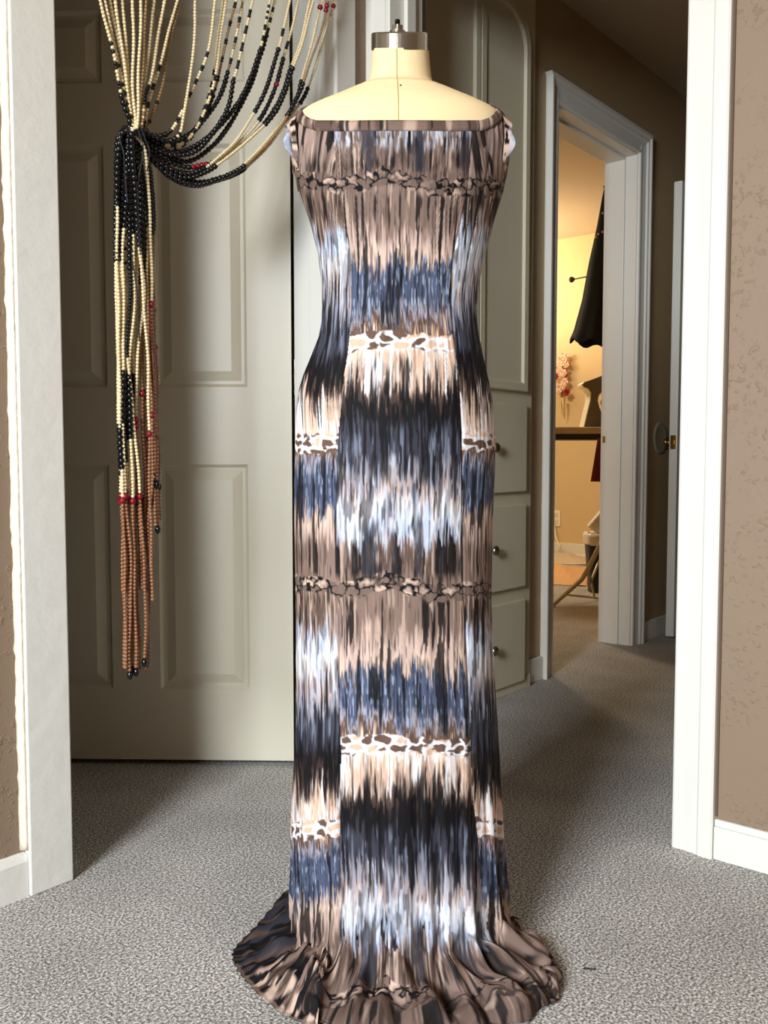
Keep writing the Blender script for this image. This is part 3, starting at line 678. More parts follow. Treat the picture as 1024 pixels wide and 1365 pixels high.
c = mixc(c, C_['taupe']*1.1, sm(np.abs(k2-.975), .02, .012)*.6*(tt_ > .5)); paint(o, c)
# neckband
tn = np.linspace(0, 2*PI, 400, endpoint=False); nb = []
for off, dz in ((0.0025, -0.017), (0.0046, -0.016), (0.0056, -0.011), (0.0054, -0.004), (0.0036, 0.0012), (0.0008, 0.0006), (0.0002, -0.006)):
    z_ = neck_z(tn)+dz; x_, y_ = body(tn, z_, off); nb.append(np.stack([x_, y_, z_], -1))
nb = np.array(nb); o = grid_mesh('neckband', nb, cm, dress, closed=True)
aa = np.tile(((tn+PI) % (2*PI)-PI)*150, (7, 1)); jj = np.arange(7)[:, None]*np.ones_like(aa)
c = np.ones(nb.shape)*C_['taupe']*0.9; c = mixc(c, C_['dtaupe'], sm(vn(aa/9, jj*.1, 70), .4, .7)*.8); c = mixc(c, C_['cream'], sm(vn(aa/12, jj*.1, 73), .66, .8)*.6)
c = mixc(c, C_['black'], sm(vn(aa/3, jj*.12, 71), .70, .76)*.9); c = mixc(c, C_['black'], (jj < 1)*.6); paint(o, c)
# cap sleeves
for s in (-1, 1):
    na, nb_ = 90, 26; P = np.zeros((nb_, na, 3)); zc = (zv(158)+zv(248))/2; hz = (zv(150)-zv(256))/2
    for j in range(nb_):
        q = j/(nb_-1)
        for i in range(na):
            al = 2*PI*i/na; zz_ = zc+hz*math.cos(al)*(1-0.10*q); yy = 0.062*math.sin(al)*(1-.05*q)
            xo, _ = body(np.array([PI/2*s]), np.array([zc+hz*math.cos(al)]), 0.0)
            base = abs(float(xo[0]))-0.004-0.008*abs(math.sin(al))**2
            flare = (0.018 if s < 0 else 0.015)*math.sin(min(1, max(0, (1-math.cos(al*1.0))/2*0.0+1))*PI/2)*(1-abs(math.cos(al))**3*0.72)
            flare += 0.004*math.sin(al*7+1)*q*(1-abs(math.cos(al))**2)
            P[j, i] = (s*(base+flare*q), yy, zz_-0.010*q*math.cos(al) )
    # rolled hem
    P[-1, :, 0] -= s*0.002; P[-1, :, 1] *= 0.95
    o = grid_mesh('cap_sleeve', P, cm, dress, closed=True)
    aa = np.tile(np.arange(na)*4.0, (nb_, 1)); jj = np.arange(nb_)[:, None]*np.ones_like(aa)
    c = np.ones(P.shape)*C_['taupe']; c = mixc(c, C_['cream'], sm(vn(aa/9, jj/20, 80+s), .4, .6)); c = mixc(c, C_['black'], sm(vn(aa/6, jj/12, 82+s), .58, .66))
    c = mixc(c, C_['lblue'], sm(np.abs(P[..., 2]-zv(205)), .030, .010)*sm(jj, 10, 17)*0.55*sm(vn(aa/4, jj/6, 84+s), .15, .35)); paint(o, c)
    bm = bmesh.new(); lathe(bm, [(0.001, 0), (0.052, 0), (0.056, 0.004*s), (0.001, 0.005*s)], 32, (s*0.150, 0, 0), 'x', cap=False)
    for v_ in bm.verts: v_.co.z = v_.co.z*1.05+zc
    obj('arm_plate', bm, M['linen'], form)

# ================================================================== BEAD CURTAIN
CY = -0.150
curtain = empty('bead_curtain', on_y(180, 900, CY)*1.0, 0, 'cream, black and brown wooden bead curtain tied back in front of the six panel door', 'bead curtain')
c0 = curtain.location.copy(); c0.z = 0; curtain.location = c0
def unit_sphere(nu, nv):
    vs = [(0, 0, 1)]; fs = []
    for j in range(1, nv):
        for i in range(nu):
            a = PI*j/nv; b = 2*PI*i/nu; vs.append((math.sin(a)*math.cos(b), math.sin(a)*math.sin(b), math.cos(a)))
    vs.append((0, 0, -1)); n = len(vs)
    for i in range(nu): fs.append((0, 1+i, 1+(i+1) % nu)); fs.append((n-1, n-1-nu+(i+1) % nu, n-1-nu+i))
    for j in range(nv-2):
        for i in range(nu):
            a = 1+j*nu; fs.append((a+i, a+nu+i, a+nu+(i+1) % nu, a+(i+1) % nu))
    return np.array(vs), fs
USV, USF = unit_sphere(8, 6)
KIND = {'c': (0, .0036, .0033), 'k': (1, .0040, .0034), 'K': (1, .0056, .0055), 'r': (2, .0064, .0060), 'b': (3, .0038, .0036), 'a': (4, .0032, .0036), 's': (1, .0062, .0085)}
def strand(path, seq, dy=0.0, seedless=None, lab=None):
    """path: picture points; seq: [(row-or-arc limit test, code pattern)] by travelled arc index in px"""
    pts = catmull(path, 14); W_ = np.array([list(on_y(x, y, CY+dy)) for x, y in pts])
    # distances in world and matching arc in px
    dw = np.concatenate([[0], np.cumsum(np.linalg.norm(np.diff(W_, axis=0), axis=1))]); dp = np.concatenate([[0], np.cumsum(np.linalg.norm(np.diff(pts, axis=0), axis=1))])
    V_ = []; F_ = []; Mi = []; s = 0.0; base = 0; i = 0; ph = random.random()*6
    while s < dw[-1]:
        px_ = np.interp(s, dw, dp)
        code = 'c'; 
        for lim, pat in seq:
            if px_ <= lim: code = pat[i % len(pat)]; break
        else: code = seq[-1][1][i % len(seq[-1][1])]
        mi, r, hl = KIND[code]; s1 = s+hl
        p = np.array([np.interp(s1, dw, W_[:, k]) for k in range(3)]); q = np.array([np.interp(s1+.002, dw, W_[:, k]) for k in range(3)])-np.array([np.interp(s1-.002, dw, W_[:, k]) for k in range(3)])
        if np.linalg.norm(q) < 1e-6: break
        tz_ = q/np.linalg.norm(q); ax = np.cross(tz_, (0.1, 1, 0.05)); ax /= np.linalg.norm(ax); ay = np.cross(tz_, ax)
        r *= random.uniform(.90, 1.08)
        v = USV[:, :1]*ax*r+USV[:, 1:2]*ay*r+USV[:, 2:]*tz_*hl*1.06+p+np.array([0, 0.0015*math.sin(ph+s*40), 0])
        V_.append(v); F_ += [tuple(base+k for k in f) for f in USF]; Mi += [mi]*len(USF); base += len(USV); s += 2*hl; i += 1
    V_ = np.concatenate(V_)-np.array(list(curtain.location))
    me = bpy.data.meshes.new('bead_strand'); me.from_pydata(V_.tolist(), [], F_)
    me.polygons.foreach_set('material_index', Mi); me.polygons.foreach_set('use_smooth', [True]*len(Mi)); me.update()
    return link('bead_strand', me, [M['beadcream'], M['beadblack'], M['beadred'], M['beadbrown'], M['beadamber']], curtain)
def Q(*pts): return [(100+x/2.767, y/2.767) for x, y in pts]
def up(path, n=1):       # carry a strand on up to the rod, above the picture
    (x0, y0), (x1, y1) = path[0], path[1]; m_ = (x1-x0)/max(1e-3, (y1-y0)); m_ = max(-0.30, min(0.30, m_)) ; Y = -262
    return [(x0+m_*0.75*(Y-y0), Y), (x0+m_*0.9*(Y/2-y0), Y/2)]+list(path)
def arc_to(path, y_list=None, idx=None): pass
knot = (177, 170)
# tails: (x path points, colour limits by picture row)
tails = [
 ([(160,185),(157,240),(156,330),(158,420),(160,560),(163,650),(166,740),(168,890)], [(272,'K'),(566,'c'),(618,'K'),(657,'c'),(664,'r'),(888,'b'),(905,'s')]),
 ([(163,185),(156,260),(154,350),(157,440),(159,555),(161,600),(164,700),(163,790)], [(345,'K'),(560,'c'),(566,'r'),(625,'K'),(657,'c'),(662,'r'),(782,'b'),(800,'s')]),
 ([(166,185),(166,290),(168,400),(170,500),(172,600),(172,700),(176,800),(176,898)], [(290,'K'),(350,'ccck'),(494,'c'),(585,'K'),(654,'c'),(662,'r'),(886,'b'),(905,'s')]),
 ([(170,185),(176,260),(177,309),(179,400),(172,505),(175,590),(178,700),(180,800),(182,900)], [(309,'K'),(494,'c'),(583,'K'),(656,'c'),(664,'r'),(888,'b'),(905,'s')]),
 ([(174,185),(186,230),(188,335),(192,400),(183,480),(182,556),(184,640),(187,720),(190,788)], [(335,'K'),(556,'c'),(563,'r'),(784,'b'),(800,'s')]),
 ([(180,185),(194,205),(198,260),(202,340),(202,405),(203,430),(206,503),(208,564),(209,605),(210,660),(211,698)], [(404,'c'),(410,'r'),(640,'b'),(648,'s'),(692,'b'),(705,'s')]),
 ([(176,185),(180,260),(186,330),(191,400),(196,461),(198,523),(199,577),(199,605),(200,667),(201,700),(202,743),(203,783),(203,806)], [(330,'K'),(577,'c'),(585,'r'),(800,'b'),(812,'s')]),
 ([(182,185),(199,230),(203,300),(202,380),(205,462),(207,520),(207,600),(206,640),(208,706)], [(310,'k'),(455,'a'),(463,'r'),(630,'b'),(640,'s'),(700,'b'),(712,'s')]),
 ([(175,185),(181,280),(183,360),(178,430),(178,500),(176,590),(180,700),(183,800),(186,896)], [(300,'K'),(495,'c'),(560,'k'),(652,'c'),(662,'r'),(888,'b'),(905,'s')]),
 ([(172,185),(172,280),(174,380),(170,470),(178,560),(186,650),(190,720),(194,800),(193,885)], [(360,'K'),(470,'k'),(655,'c'),(664,'r'),(876,'b'),(890,'s')]),
 ([(168,185),(161,300),(161,400),(163,540),(168,620),(169,700),(171,800),(170,884)], [(345,'K'),(560,'c'),(610,'K'),(655,'c'),(662,'r'),(880,'b'),(890,'s')]),
 ([(178,185),(190,300),(187,400),(188,480),(190,560),(193,640),(194,740),(197,800),(194,896)], [(380,'K'),(520,'a'),(530,'r'),(888,'b'),(905,'s')]),
 ([(171,185),(169,250),(164,330),(165,430),(164,540),(166,640),(175,760),(172,860),(174,902)], [(300,'K'),(492,'c'),(560,'K'),(654,'c'),(664,'r'),(893,'b'),(908,'s')]),
 ([(179,185),(196,280),(197,380),(198,460),(203,560),(203,640),(198,700),(200,758)], [(300,'k'),(400,'a'),(545,'b'),(553,'r'),(750,'b'),(764,'s')]),
]
uppers = [   # (picture points, colour limits by picture arc from y = 0)
 (Q((95,0),(120,110),(140,190),(160,290),(180,380),(200,440)), 'top', [(55,'c'),(78,'kc'),(125,'ccckk'),(999,'K')]),
 (Q((108,0),(135,120),(165,250),(190,400),(212,450)), 'top', [(70,'c'),(118,'cccck'),(140,'cK'),(999,'K')]),
 (Q((130,0),(150,100),(175,230),(203,420),(214,455)), 'top', [(150,'c'),(999,'c')]),
 (Q((150,0),(165,120),(190,300),(212,455)), 'top', [(150,'c'),(999,'cck')]),
 (Q((175,0),(183,120),(196,260),(214,455)), 'top', [(999,'c')]),
 (Q((213,0),(215,160),(214,320),(222,460)), 'top', [(999,'c')]),
 (Q((243,0),(240,150),(234,300),(230,460)), 'top', [(999,'c')]),
 (Q((263,0),(256,160),(246,320),(236,460)), 'top', [(999,'a')]),
 (Q((292,0),(276,160),(256,300),(238,460)), 'top', [(999,'c')]),
 (Q((330,0),(305,150),(280,290),(262,345),(246,460)), 'top', [(115,'c'),(140,'k'),(999,'ca')]),
 (Q((378,0),(342,130),(305,270),(275,370),(252,460)), 'top', [(78,'c'),(999,'cccckk')]),
 (Q((384,0),(350,150),(325,300),(290,410),(262,470)), 'top', [(130,'a'),(999,'aaaaak')]),
 (Q((445,0),(441,110),(428,270),(400,420),(385,495),(340,520),(260,490)), 'loop', [(165,'c'),(185,'ccck'),(999,'K')]),
 (Q((516,0),(505,120),(480,220),(430,340),(385,430),(345,490),(290,500),(245,480)), 'loop', [(66,'c'),(190,'ccckk'),(999,'K')]),
 (Q((545,0),(530,130),(510,280),(480,400),(440,490),(385,545),(330,545),(260,500)), 'loop', [(82,'c'),(218,'cckk'),(255,'c'),(999,'K')]),
 (Q((555,0),(540,120),(522,250),(498,360),(455,460),(395,530),(320,530),(250,490)), 'loop', [(92,'c'),(225,'ccckk'),(999,'K')]),
 (Q((593,0),(563,130),(540,225),(520,320),(485,410),(430,490),(350,525),(255,485)), 'loop', [(105,'aaaakk'),(125,'aak'),(999,'K')]),
 (Q((622,0),(590,150),(572,240),(545,330),(500,410),(430,490),(340,520),(250,490)), 'loop', [(92,'aaccckk'),(999,'K')]),
 (Q((658,0),(625,130),(600,250),(585,300),(562,400),(510,490),(440,560),(350,570),(260,520)), 'loop', [(108,'ccckkk'),(999,'K')]),
 (Q((720,0),(706,80),(688,160),(650,285),(600,380),(530,470),(440,540),(350,560),(255,500)), 'loop', [(24,'ck'),(64,'cckk'),(999,'K')]),
 (Q((740,0),(718,80),(703,140),(665,270),(620,370),(575,455),(505,540),(420,595),(330,570),(255,510)), 'loop', [(45,'cckk'),(999,'K')]),
 (Q((795,0),(766,115),(748,190),(715,300),(665,410),(600,510),(535,575),(470,625),(390,640),(290,580),(240,500)), 'loop', [(38,'c'),(50,'k'),(63,'c'),(158,'K'),(256,'c'),(999,'K')]),
 (Q((825,0),(786,155),(766,230),(735,330),(690,430),(620,510),(560,565),(490,610),(420,640),(320,600),(245,510)), 'loop', [(54,'c'),(64,'k'),(78,'c'),(110,'K'),(114,'r'),(168,'K'),(250,'c'),(999,'K')]),
 (Q((868,0),(832,150),(796,255),(762,350),(708,445),(630,520),(540,585),(470,610),(400,615),(300,570),(240,505)), 'loop', [(90,'c'),(178,'K'),(268,'c'),(290,'r'),(999,'K')]),
 (Q((880,0),(842,145),(805,250),(770,350),(720,440),(640,515),(550,590),(480,635),(400,655),(300,600),(240,510)), 'loop', [(92,'c'),(180,'K'),(262,'c'),(999,'K')]),
 (Q((912,0),(880,130),(838,290),(818,360),(790,415),(740,480),(665,565),(600,628),(530,658),(450,672),(360,640),(270,560),(232,490)), 'loop', [(6,'c'),(13,'r'),(108,'c'),(160,'K'),(262,'c'),(999,'K')]),
 (Q((958,0),(915,150),(862,320),(838,370),(800,420),(725,525),(650,600),(605,640),(520,670),(440,688),(350,655),(265,570),(230,490)), 'loop', [(4,'c'),(11,'r'),(120,'c'),(142,'K'),(258,'c'),(999,'k')]),
 (Q((936,0),(896,150),(836,320),(812,370),(778,440),(700,540),(620,615),(520,664),(440,680),(350,648),(265,565),(230,490)), 'loop', [(4,'b'),(16,'r'),(112,'a'),(160,'K'),(250,'a'),(999,'K')]),
]
for i, (pth, kind_, seq) in enumerate(uppers):
    tp, tseq = tails[i % len(tails)]
    j = i//len(tails); dx = 0 if j == 0 else (2.2 if i % 2 else -1.6); dyy = (i % 3)*0.005+j*0.012-0.014
    top_ = up(pth); head = top_[:2]; pts = head+list(pth)
    kp = [(173+random.uniform(-2, 9), 172)]
    tpp = [(x+dx, y-random.uniform(0, 4)) for x, y in tp]
    full = pts+kp+tpp
    if kind_ == 'loop' and i % 3 == 1: full = pts+kp+tpp
    cat = catmull(full, 14); dp = np.concatenate([[0], np.cumsum(np.linalg.norm(np.diff(cat, axis=0), axis=1))])
    # arc position where the strand enters the picture, and where the tail begins
    a_top = dp[2*14]; n_up = (2+len(pth))*14; a_tail = dp[n_up]
    seqs = [(a_top, seq[0][1] if seq[0][1] in ('c', 'a') else 'c')]+[(min(a_top+l, a_tail), c) for l, c in seq]
    ytail = cat[n_up:, 1]; dtail = dp[n_up:]
    for lim, c in tseq:
        k_ = np.searchsorted(ytail, lim-random.uniform(0, 5)); k_ = min(k_, len(dtail)-1)
        seqs.append((dtail[k_], c))
    strand(full, seqs, dy=dyy-(0.014 if i % len(tails) in (5, 6) and j == 0 else 0))
bm = bmesh.new()      # tie cord: turns round the bunch, loops and loose ends
def cw(x, y, dy=0): return on_y(x, y, CY+dy)-curtain.location
for q in range(4):
    pts = []
    for i in range(25):
        a = 2*PI*i/24; pts.append(cw(181+17*math.cos(a), 171+q*2.4+4*math.sin(a)*0.6+(math.cos(a))*2.5, 0.008-0.038*math.sin(a)))
    tube(bm, pts, 0.0015, 6)
for pth in ([(165,168),(158,178),(161,190),(165,205),(167,240),(170,270)], [(188,170),(194,186),(199,200),(198,218),(196,228)], [(184,172),(191,200),(185,240),(184,290),(187,340)], [(176,343),(180,370),(184,400),(186,455)]):
    tube(bm, [cw(x, y, -0.030) for x, y in catmull(pth, 8)], 0.0013, 6)
obj('tie_cord', bm, M['cord'], curtain)
bm = bmesh.new(); r_ = on_y(200, -262, CY)
tube(bm, [(-1.98-curtain.location.x, 0, r_.z-0.0+0.006), (-1.06-curtain.location.x, 0, r_.z+0.006)], 0.008, 12); obj('hanging_rod', bm, M['darkmetal'], curtain)
bm = bmesh.new()
for xx in (-1.95, -1.10):
    bm = bmesh.new(); box(bm, xx-0.01-curtain.location.x, xx+0.01-curtain.location.x, -0.006, 0.049, r_.z-0.002, r_.z+0.016); obj('rod_bracket', bm, M['darkmetal'], curtain)

# ================================================================== WARM ROOM
area('warm_room_lamp', (1.9, 2.1, 2.45), (1.9, 2.2, 0), 0.5, 0.5, 50, (1.0, 0.84, 0.58))
area('warm_room_wall_lamp', (2.9, 2.6, 1.9), (3.2, 2.4, 2.56), 0.5, 0.5, 48, (1.0, 0.78, 0.50))
# ironing board
BZ = 5.1
t = empty('ironing_board', at_depth(770, 800, BZ)*Vector((1, 1, 0)), DROT, 'ironing board with mottled tan cover and folding tube legs', 'ironing board')
def loc(px, py, Z, par=None):
    return (t.matrix_world_inv if False else None)
def local_of(o, p):
    R_ = Matrix.Rotation(-o.rotation_euler.z, 3, 'Z'); return R_ @ (Vector(p)-o.location)
P0 = local_of(t, at_depth(728, 573, BZ)); P1 = local_of(t, at_depth(830, 575, BZ))
zb = P0.z; zt = zb
bm = bmesh.new(); pts = []
for k in range(40):
    a = 2*PI*k/40; e_ = 0.6
    pts.append((0.02+0.56*math.copysign(abs(math.cos(a))**e_, math.cos(a)), 0.02+0.17*math.copysign(abs(math.sin(a))**e_, math.sin(a))))
vprism(bm, pts, zb-0.026, zb+0.012); obj('padded_cover', bm, M['boardcloth'], t, bevel=0.010, segs=3)
bm = bmesh.new(); vprism(bm, [(x*0.93, y*0.88) for x, y in pts], zb-0.058, zb-0.0262); obj('metal_deck', bm, M['blackplastic'], t)
def legpts(lst, Zs): return [local_of(t, at_depth(x, y, Z)) for (x, y), Z in zip(lst, Zs)]
a_ = legpts([(716, 828), (735, 808), (776, 772), (785, 757), (802, 722)], [4.7, 4.75, 4.85, 4.87, 4.95])
end = Vector((0.30, 0.02, zb-0.046))
bm = bmesh.new(); tube(bm, [p for p in a_]+[end], 0.013, 10); obj('leg', bm, M['tube'], t)
b_ = legpts([(757, 793), (802, 798)], [4.84, 5.0]); bm = bmesh.new(); tube(bm, b_, 0.006, 8); obj('cross_bar', bm, M['tube'], t)
c_ = legpts([(798, 838), (796, 808), (789, 780), (790, 770), (797, 752), (803, 742)], [4.72, 5.0, 5.05, 5.05, 5.1, 5.1])
bm = bmesh.new(); tube(bm, c_+[Vector((-0.1, 0.05, zb-0.046))] if False else c_+[Vector((0.36, 0.06, zb-0.046))], 0.008, 10); obj('leg', bm, M['tube'], t)
# foot bar so that the legs stand on the floor
f0 = a_[0]; bm = bmesh.new(); tube(bm, [Vector((f0.x-0.10, f0.y-0.02, 0.012)), Vector((f0.x, f0.y, 0.014)), f0], 0.012, 10); obj('foot', bm, M['tube'], t)
# sewing machine on the board
sm_p = at_depth(793, 567, 5.08); t2 = empty('sewing_machine', Vector((sm_p.x, sm_p.y, zb+0.013)), DROT, 'grey and white sewing machine standing on the ironing board', 'sewing machine')
k_ = 5.08/1204
def mo(px, py): return ((px-793)*k_, (568.5-py)*k_)
out = [mo(*p) for p in ((778,568.5),(782,550),(786,533),(786.5,523),(783,518),(776.5,515.5),(775,511.5),(778,508.5),(788,505),(797,501.5),(806,498),(812,500),(813,512),(804,521),(798.5,526),(797,533),(799,541),(803,550),(807,568.5))]
def inset(o_, d): 
    cx_ = sum(a for a, b in o_)/len(o_); res = []
    n = len(o_)
    for i in range(n):
        p0, p1, p2 = Vector(o_[i-1]), Vector(o_[i]), Vector(o_[(i+1) % n]); e1 = (p1-p0).normalized(); e2 = (p2-p1).normalized(); nn = (Vector((e1.y, -e1.x))+Vector((e2.y, -e2.x)));  nn.normalize(); q = p1+nn*d; res.append((q.x, q.y))
    return res
bm = bmesh.new(); prism(bm, out, 0.0, 0.12); obj('housing', bm, M['machinewhite'], t2, bevel=0.004)
bm = bmesh.new(); prism(bm, inset(out, 0.005), -0.004, 0.0); obj('side_cover', bm, M['machine'], t2)
bm = bmesh.new(); lathe(bm, [(0.022, -0.006), (0.022, -0.001), (0.0, -0.001)], 20, (mo(805, 536)[0], 0, mo(805, 536)[1]), 'y', cap=False)
obj('hand_wheel', bm, M['skin'], t2)
# black dress hanging in the far room
GZ = 5.6
t3 = empty('black_garment', at_depth(800, 470, GZ), DROT, 'long black dress with small shiny dots hanging in the far room', 'garment')
rowsg = []; 
edges_g = [(247, 803, 836), (262, 800, 836), (300, 794, 838), (350, 784, 840), (400, 776, 841), (440, 766, 842), (452, 761, 842), (461, 761, 842)]
for y, xl, xr in edges_g:
    ring = []
    for i in range(48):
        a = 2*PI*i/48; f = (y-247)/214; rx = (xr-xl)/2*GZ/1204; cx_ = ((xl+xr)/2-800)*GZ/1204
        r = 1+0.03*f*math.sin(9*a); yy = y+(8*f if y > 455 else 0)*(math.cos(a)*0.9)+ (4 if y > 455 else 0)*math.sin(7*a)
        zz_ = at_depth(800, yy, GZ).z-t3.location.z
        ring.append((cx_+rx*r*math.cos(a), 0.10*(0.35+f*0.65)*r*math.sin(a), zz_))
    rowsg.append(ring)
grid_mesh('gown', np.array(rowsg), M['blackcloth'], t3, closed=True)
for x, y in ((804, 284), (804, 309), (798, 312), (795, 316)):
    bm = bmesh.new(); p = at_depth(x, y, GZ-0.075-0.03*(y-247)/214); lp = local_of(t3, p); bmesh.ops.create_uvsphere(bm, u_segments=10, v_segments=6, radius=0.008, matrix=Matrix.Translation(lp)); obj('sequin', bm, M['nickel'], t3)
top = local_of(t3, at_depth(820, 247, GZ)); bm = bmesh.new()
tube(bm, [(top.x-0.07, 0, top.z-0.01), (top.x, 0, top.z+0.03), (top.x+0.07, 0, top.z-0.01)], 0.005, 8); tube(bm, [(top.x, 0, top.z+0.03), (top.x, 0, top.z+0.10), (top.x+.02, 0, top.z+0.12), (top.x+.03, 0, top.z+0.10)], 0.003, 8)
obj('hanger', bm, M['darkmetal'], t3)
rodp = at_depth(820, 247, GZ); hz_ = rodp.z+0.115
# garment rail the dress hangs from
rl = empty('garment_rail', (rodp.x, rodp.y, 0), DROT, 'dark garment rail holding the black dress in the far room', 'clothes rail')
bm = bmesh.new(); tube(bm, [(0.02, -0.06, hz_), (0.9, -0.0, hz_)], 0.008, 10); obj('rail', bm, M['darkmetal'], rl)
bm = bmesh.new(); tube(bm, [(0.9, 0, 0.0), (0.9, 0, hz_+0.01)], 0.012, 10); tube(bm, [(0.9, -0.25, 0.012), (0.9, 0.25, 0.012)], 0.012, 10); obj('upright', bm, M['darkmetal'], rl)
# curtain-hook style peg on far wall
hk = on_x(765, 372, 3.70); t4 = empty('wall_peg', (3.84, hk.y, hk.z), 0, 'dark metal wall peg with round finial on the cream wall', 'wall hook')
bm = bmesh.new(); tube(bm, [(-0.13, 0, 0), (-0.13, -0.20, 0.012)], 0.006, 8); tube(bm, [(0, -0.10, 0.005), (-0.13, -0.10, 0.005)], 0.006, 8); obj('arm', bm, M['darkmetal'], t4)
bm = bmesh.new(); lathe(bm, [(0.006, -0.005), (0.016, 0.006), (0.024, 0.02), (0.022, 0.034), (0.008, 0.045), (0.001, 0.046)], 14, (-0.13, 0.0, 0.0), 'y'); obj('finial', bm, M['darkmetal'], t4, smooth=True)
# garland of dried flowers
gp = on_x(750, 520, 3.76); t5 = empty('flower_garland', (3.84, gp.y, gp.z), 0, 'cream, pink and red dried flower swag hanging on the cream wall', 'flower garland')
kk = (3.8-CAM.x)/1.0
def gl(px, py, x=3.76): p = on_x(px, py, x); return p-t5.location
bm = bmesh.new(); tube(bm, [gl(750, 471, 3.82), gl(751, 500, 3.80), gl(749, 530, 3.80), gl(750, 553, 3.81)], 0.006, 8); obj('stem', bm, M['stem'], t5)
def flower(px, py, r, m_, nm='flower'):
    c_ = gl(px, py, 3.78); bm = bmesh.new()
    for ring_, (n_, rr_, tilt) in enumerate(((6, r, .25), (5, r*.7, .6), (3, r*.4, 1.0))):
        for i in range(n_):
            a = 2*PI*i/n_+ring_*.5+random.random()*.3
            d = Vector((-math.sin(tilt)*.8, math.cos(a)*math.cos(tilt), math.sin(a)*math.cos(tilt))); side_ = Vector((-0.15, -math.sin(a), math.cos(a)))
            p0 = c_+d*rr_*.05; p2 = c_+d*rr_; p1 = c_+d*rr_*.6
            vs = [bm.verts.new(p) for p in (p0-side_*rr_*.1, p1-side_*rr_*.42+Vector((-.004, 0, 0)), p2-side_*rr_*.2, p2+side_*rr_*.2+Vector((-.004, 0, 0)), p1+side_*rr_*.42, p0+side_*rr_*.1)]
            bm.faces.new(vs); ws = [bm.verts.new(v.co+Vector((0.003, 0, 0))) for v in vs]; bm.faces.new(list(reversed(ws)))
            for q in range(6): bm.faces.new((vs[q], vs[(q+1) % 6], ws[(q+1) % 6], ws[q]))
    obj(nm, bm, m_, t5)
for px_, py_, r_, m_ in ((749, 480, .052, 'pinkpetal'), (743, 491, .036, 'pinkpetal'), (754, 474, .03, 'pinkpetal'), (754, 490, .022, 'redpetal'), (751, 497, .036, 'pinkpetal'), (754, 500, .024, 'redpetal'), (753, 509, .036, 'pinkpetal'), (746, 517, .042, 'pinkpetal'), (756, 523, .032, 'redpetal'), (741, 502, .03, 'redpetal'), (755, 486, .03, 'pinkpetal')):
    flower(px_, py_, r_, M[m_])
bm = bmesh.new(); tube(bm, [gl(750, 530), gl(751, 540), gl(750, 553)], [0.012, 0.008, 0.003], 8); obj('tassel', bm, M['linen'], t5)
# outlet, cord, bin, bag, papers, red garment
op = on_x(741, 691, 3.83); t6 = empty('wall_outlet', (3.84, op.y, op.z), 0, 'cream outlet plate low on the far wall', 'outlet')
boxo('plate', -0.008, 0, -0.04, 0.04, -0.065, 0.065, M['machinewhite'], t6, 0.003)
bm = bmesh.new(); box(bm, -0.011, -0.008, -0.018, 0.018, 0.010, 0.045); box(bm, -0.011, -0.008, -0.018, 0.018, -0.045, -0.010); obj('socket', bm, M['linen'], t6, bevel=0.003)
bm = bmesh.new(); pc = [on_x(739, 697, 3.82), on_x(741, 715, 3.78), on_x(746, 728, 3.7), on_x(749, 731, 3.72)]
pc[-1].z = 0.006; pc2 = [p for p in catmull([tuple(p) for p in pc]+[(3.79, pc[-1].y-.3, 0.006)], 8)]; tube(bm, pc2, 0.005, 8)
tag(obj('power_cord', bm, M['machinewhite']), 'pale power cord dropping from the outlet to the floor', 'cord')
BN = 5.3; bp_ = at_depth(803, 808, BN); t7 = empty('waste_bin', (bp_.x, bp_.y, 0), DROT, 'black waste bin with white liner beside the ironing board legs', 'waste bin')
h_ = at_depth(800, 712, BN).z
bm = bmesh.new()
def sq(r, z, n=24): return [bm.verts.new((r*math.copysign(abs(math.cos(2*PI*i/n))**.45, math.cos(2*PI*i/n)), r*.8*math.copysign(abs(math.sin(2*PI*i/n))**.45, math.sin(2*PI*i/n)), z)) for i in range(n)]
R3 = [sq(.080, 0), sq(.105, h_), sq(.100, h_), sq(.075, .01)]
for a, b in zip(R3, R3[1:]):
    for i in range(24): bm.faces.new((a[i], a[(i+1) % 24], b[(i+1) % 24], b[i]))
bm.faces.new(R3[-1]); bm.faces.new(list(reversed(R3[0]))); obj('bin_body', bm, M['blackplastic'], t7)
bm = bmesh.new(); R3 = [sq(.109, h_-.055), sq(.112, h_-.01), sq(.109, h_+.012), sq(.094, h_+.006), sq(.085, h_-.08)]
for q, ring in enumerate(R3):
    for v_ in ring: v_.co.z += random.uniform(-.008, .008); v_.co.x += random.uniform(-.002, .002)
for a, b in zip(R3, R3[1:]):
    for i in range(24): bm.faces.new((a[i], a[(i+1) % 24], b[(i+1) % 24], b[i]))
obj('bin_liner', bm, M['bag'], t7, smooth=True)
t8 = empty('white_package', (bp_.x, bp_.y, h_+.012), DROT, 'tilted white plastic package sticking out of the waste bin', 'package')
bm = bmesh.new(); A = [(-.098, .035), (-0.03, -.012), (.12, .05), (.05, .20), (0.03, .185)]
prism(bm, A, -0.03, 0.03); obj('packet', bm, M['bag'], t8, bevel=0.012, segs=3)
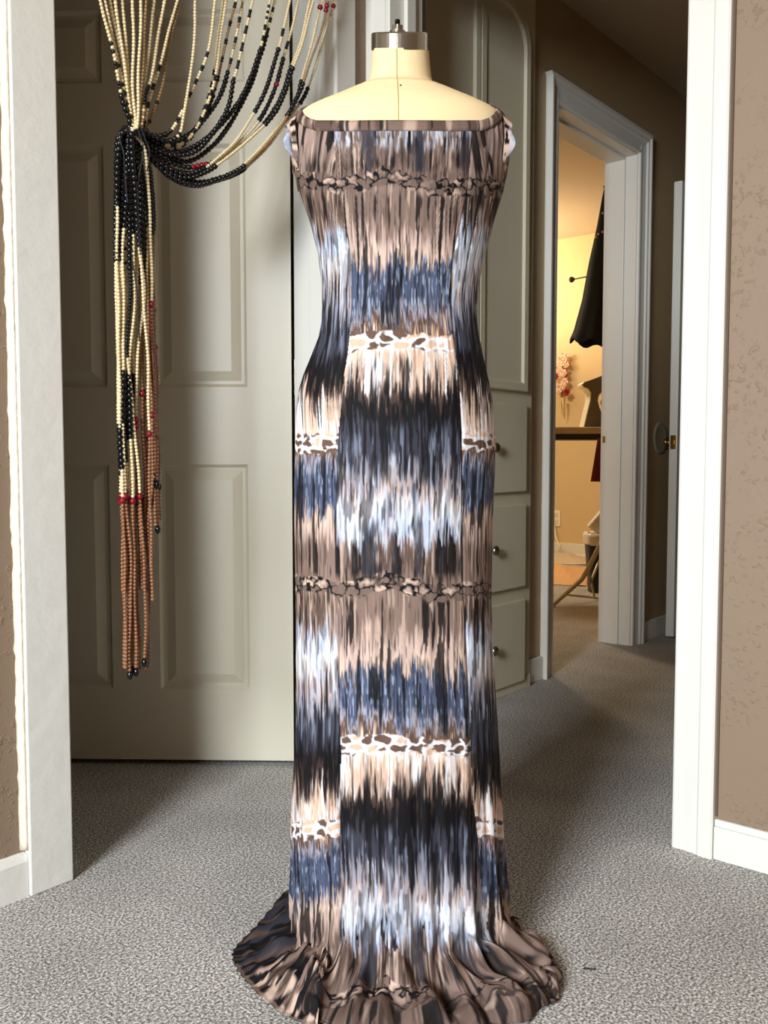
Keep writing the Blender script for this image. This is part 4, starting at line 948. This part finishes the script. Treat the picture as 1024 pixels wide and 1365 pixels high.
def sheet(name, quad, m_, label, cat_):
    bm = bmesh.new(); n = 10; vs = {}
    q = [on_z(*p) for p in quad]
    for i in range(n+1):
        for j in range(n+1):
            a, b = i/n, j/n; p = (q[0]*(1-a)+q[1]*a)*(1-b)+(q[3]*(1-a)+q[2]*a)*b
            zz_ = 0.004+0.014*max(0, math.sin(a*9+b*4))*(0.4+b*.6)
            vs[i, j, 0] = bm.verts.new((p.x, p.y, zz_)); vs[i, j, 1] = bm.verts.new((p.x, p.y, zz_-0.003))
    for i in range(n):
        for j in range(n):
            for s in (0, 1): bm.faces.new([vs[i, j, s], vs[i+1, j, s], vs[i+1, j+1, s], vs[i, j+1, s]])
    for i in range(n):
        for (a, b, c, d) in (((i, 0), (i+1, 0), 0, 0), ((i, n), (i+1, n), 0, 0), ((0, i), (0, i+1), 0, 0), ((n, i), (n, i+1), 0, 0)): bm.faces.new([vs[(*a, 0)], vs[(*b, 0)], vs[(*b, 1)], vs[(*a, 1)]])
    return tag(obj(name, bm, m_), label, cat_)
sheet('brown_paper', [(705, 778), (781, 782), (786, 757), (712, 753)], M['paper'], 'creased brown paper sheet lying on the far room carpet', 'paper')
sheet('pale_paper', [(712, 751), (790, 754), (792, 739), (716, 738)], M['greypaper'], 'pale paper sheet on the floor behind the brown paper', 'paper')
RZ = 4.9; t9 = empty('red_garment', at_depth(800, 640, RZ), DROT, 'dark red cloth hanging below the ironing board', 'garment')
rowsg = []
for k in range(9):
    f = k/8; y = 584+(642-584)*f; xl = 796-7.5*f; xr = 826+3*f; ring = []
    for i in range(32):
        a = 2*PI*i/32; rx = (xr-xl)/2*RZ/1204; cx_ = ((xl+xr)/2-800)*RZ/1204; r = 1+.06*math.sin(7*a)*f
        ring.append((cx_+rx*r*math.cos(a), .03*r*math.sin(a)-0.0, at_depth(800, y, RZ).z-t9.location.z))
    rowsg.append(ring)
grid_mesh('cloth', np.array(rowsg), M['redcloth'], t9, closed=True)
bm = bmesh.new(); hz0 = rowsg[0][0][2]; tube(bm, [(0.06, 0, hz0-0.005), (0.06, 0.03, hz0+0.02), (0.06, 0.10, zb-0.046-t9.location.z)], 0.004, 8); obj('hanging_loop', bm, M['redcloth'], t9)
# loose dark thread on the carpet
th0 = on_z(782, 1290); bm = bmesh.new(); tube(bm, [(th0.x+0.012*k*RT.x/2-.01, th0.y+0.012*k*RT.y/2+.003*math.sin(k*2), 0.003) for k in range(4)], 0.0012, 6)
tag(obj('loose_thread', bm, M['cord']), 'tiny dark thread lying on the carpet near the dress hem', 'thread')
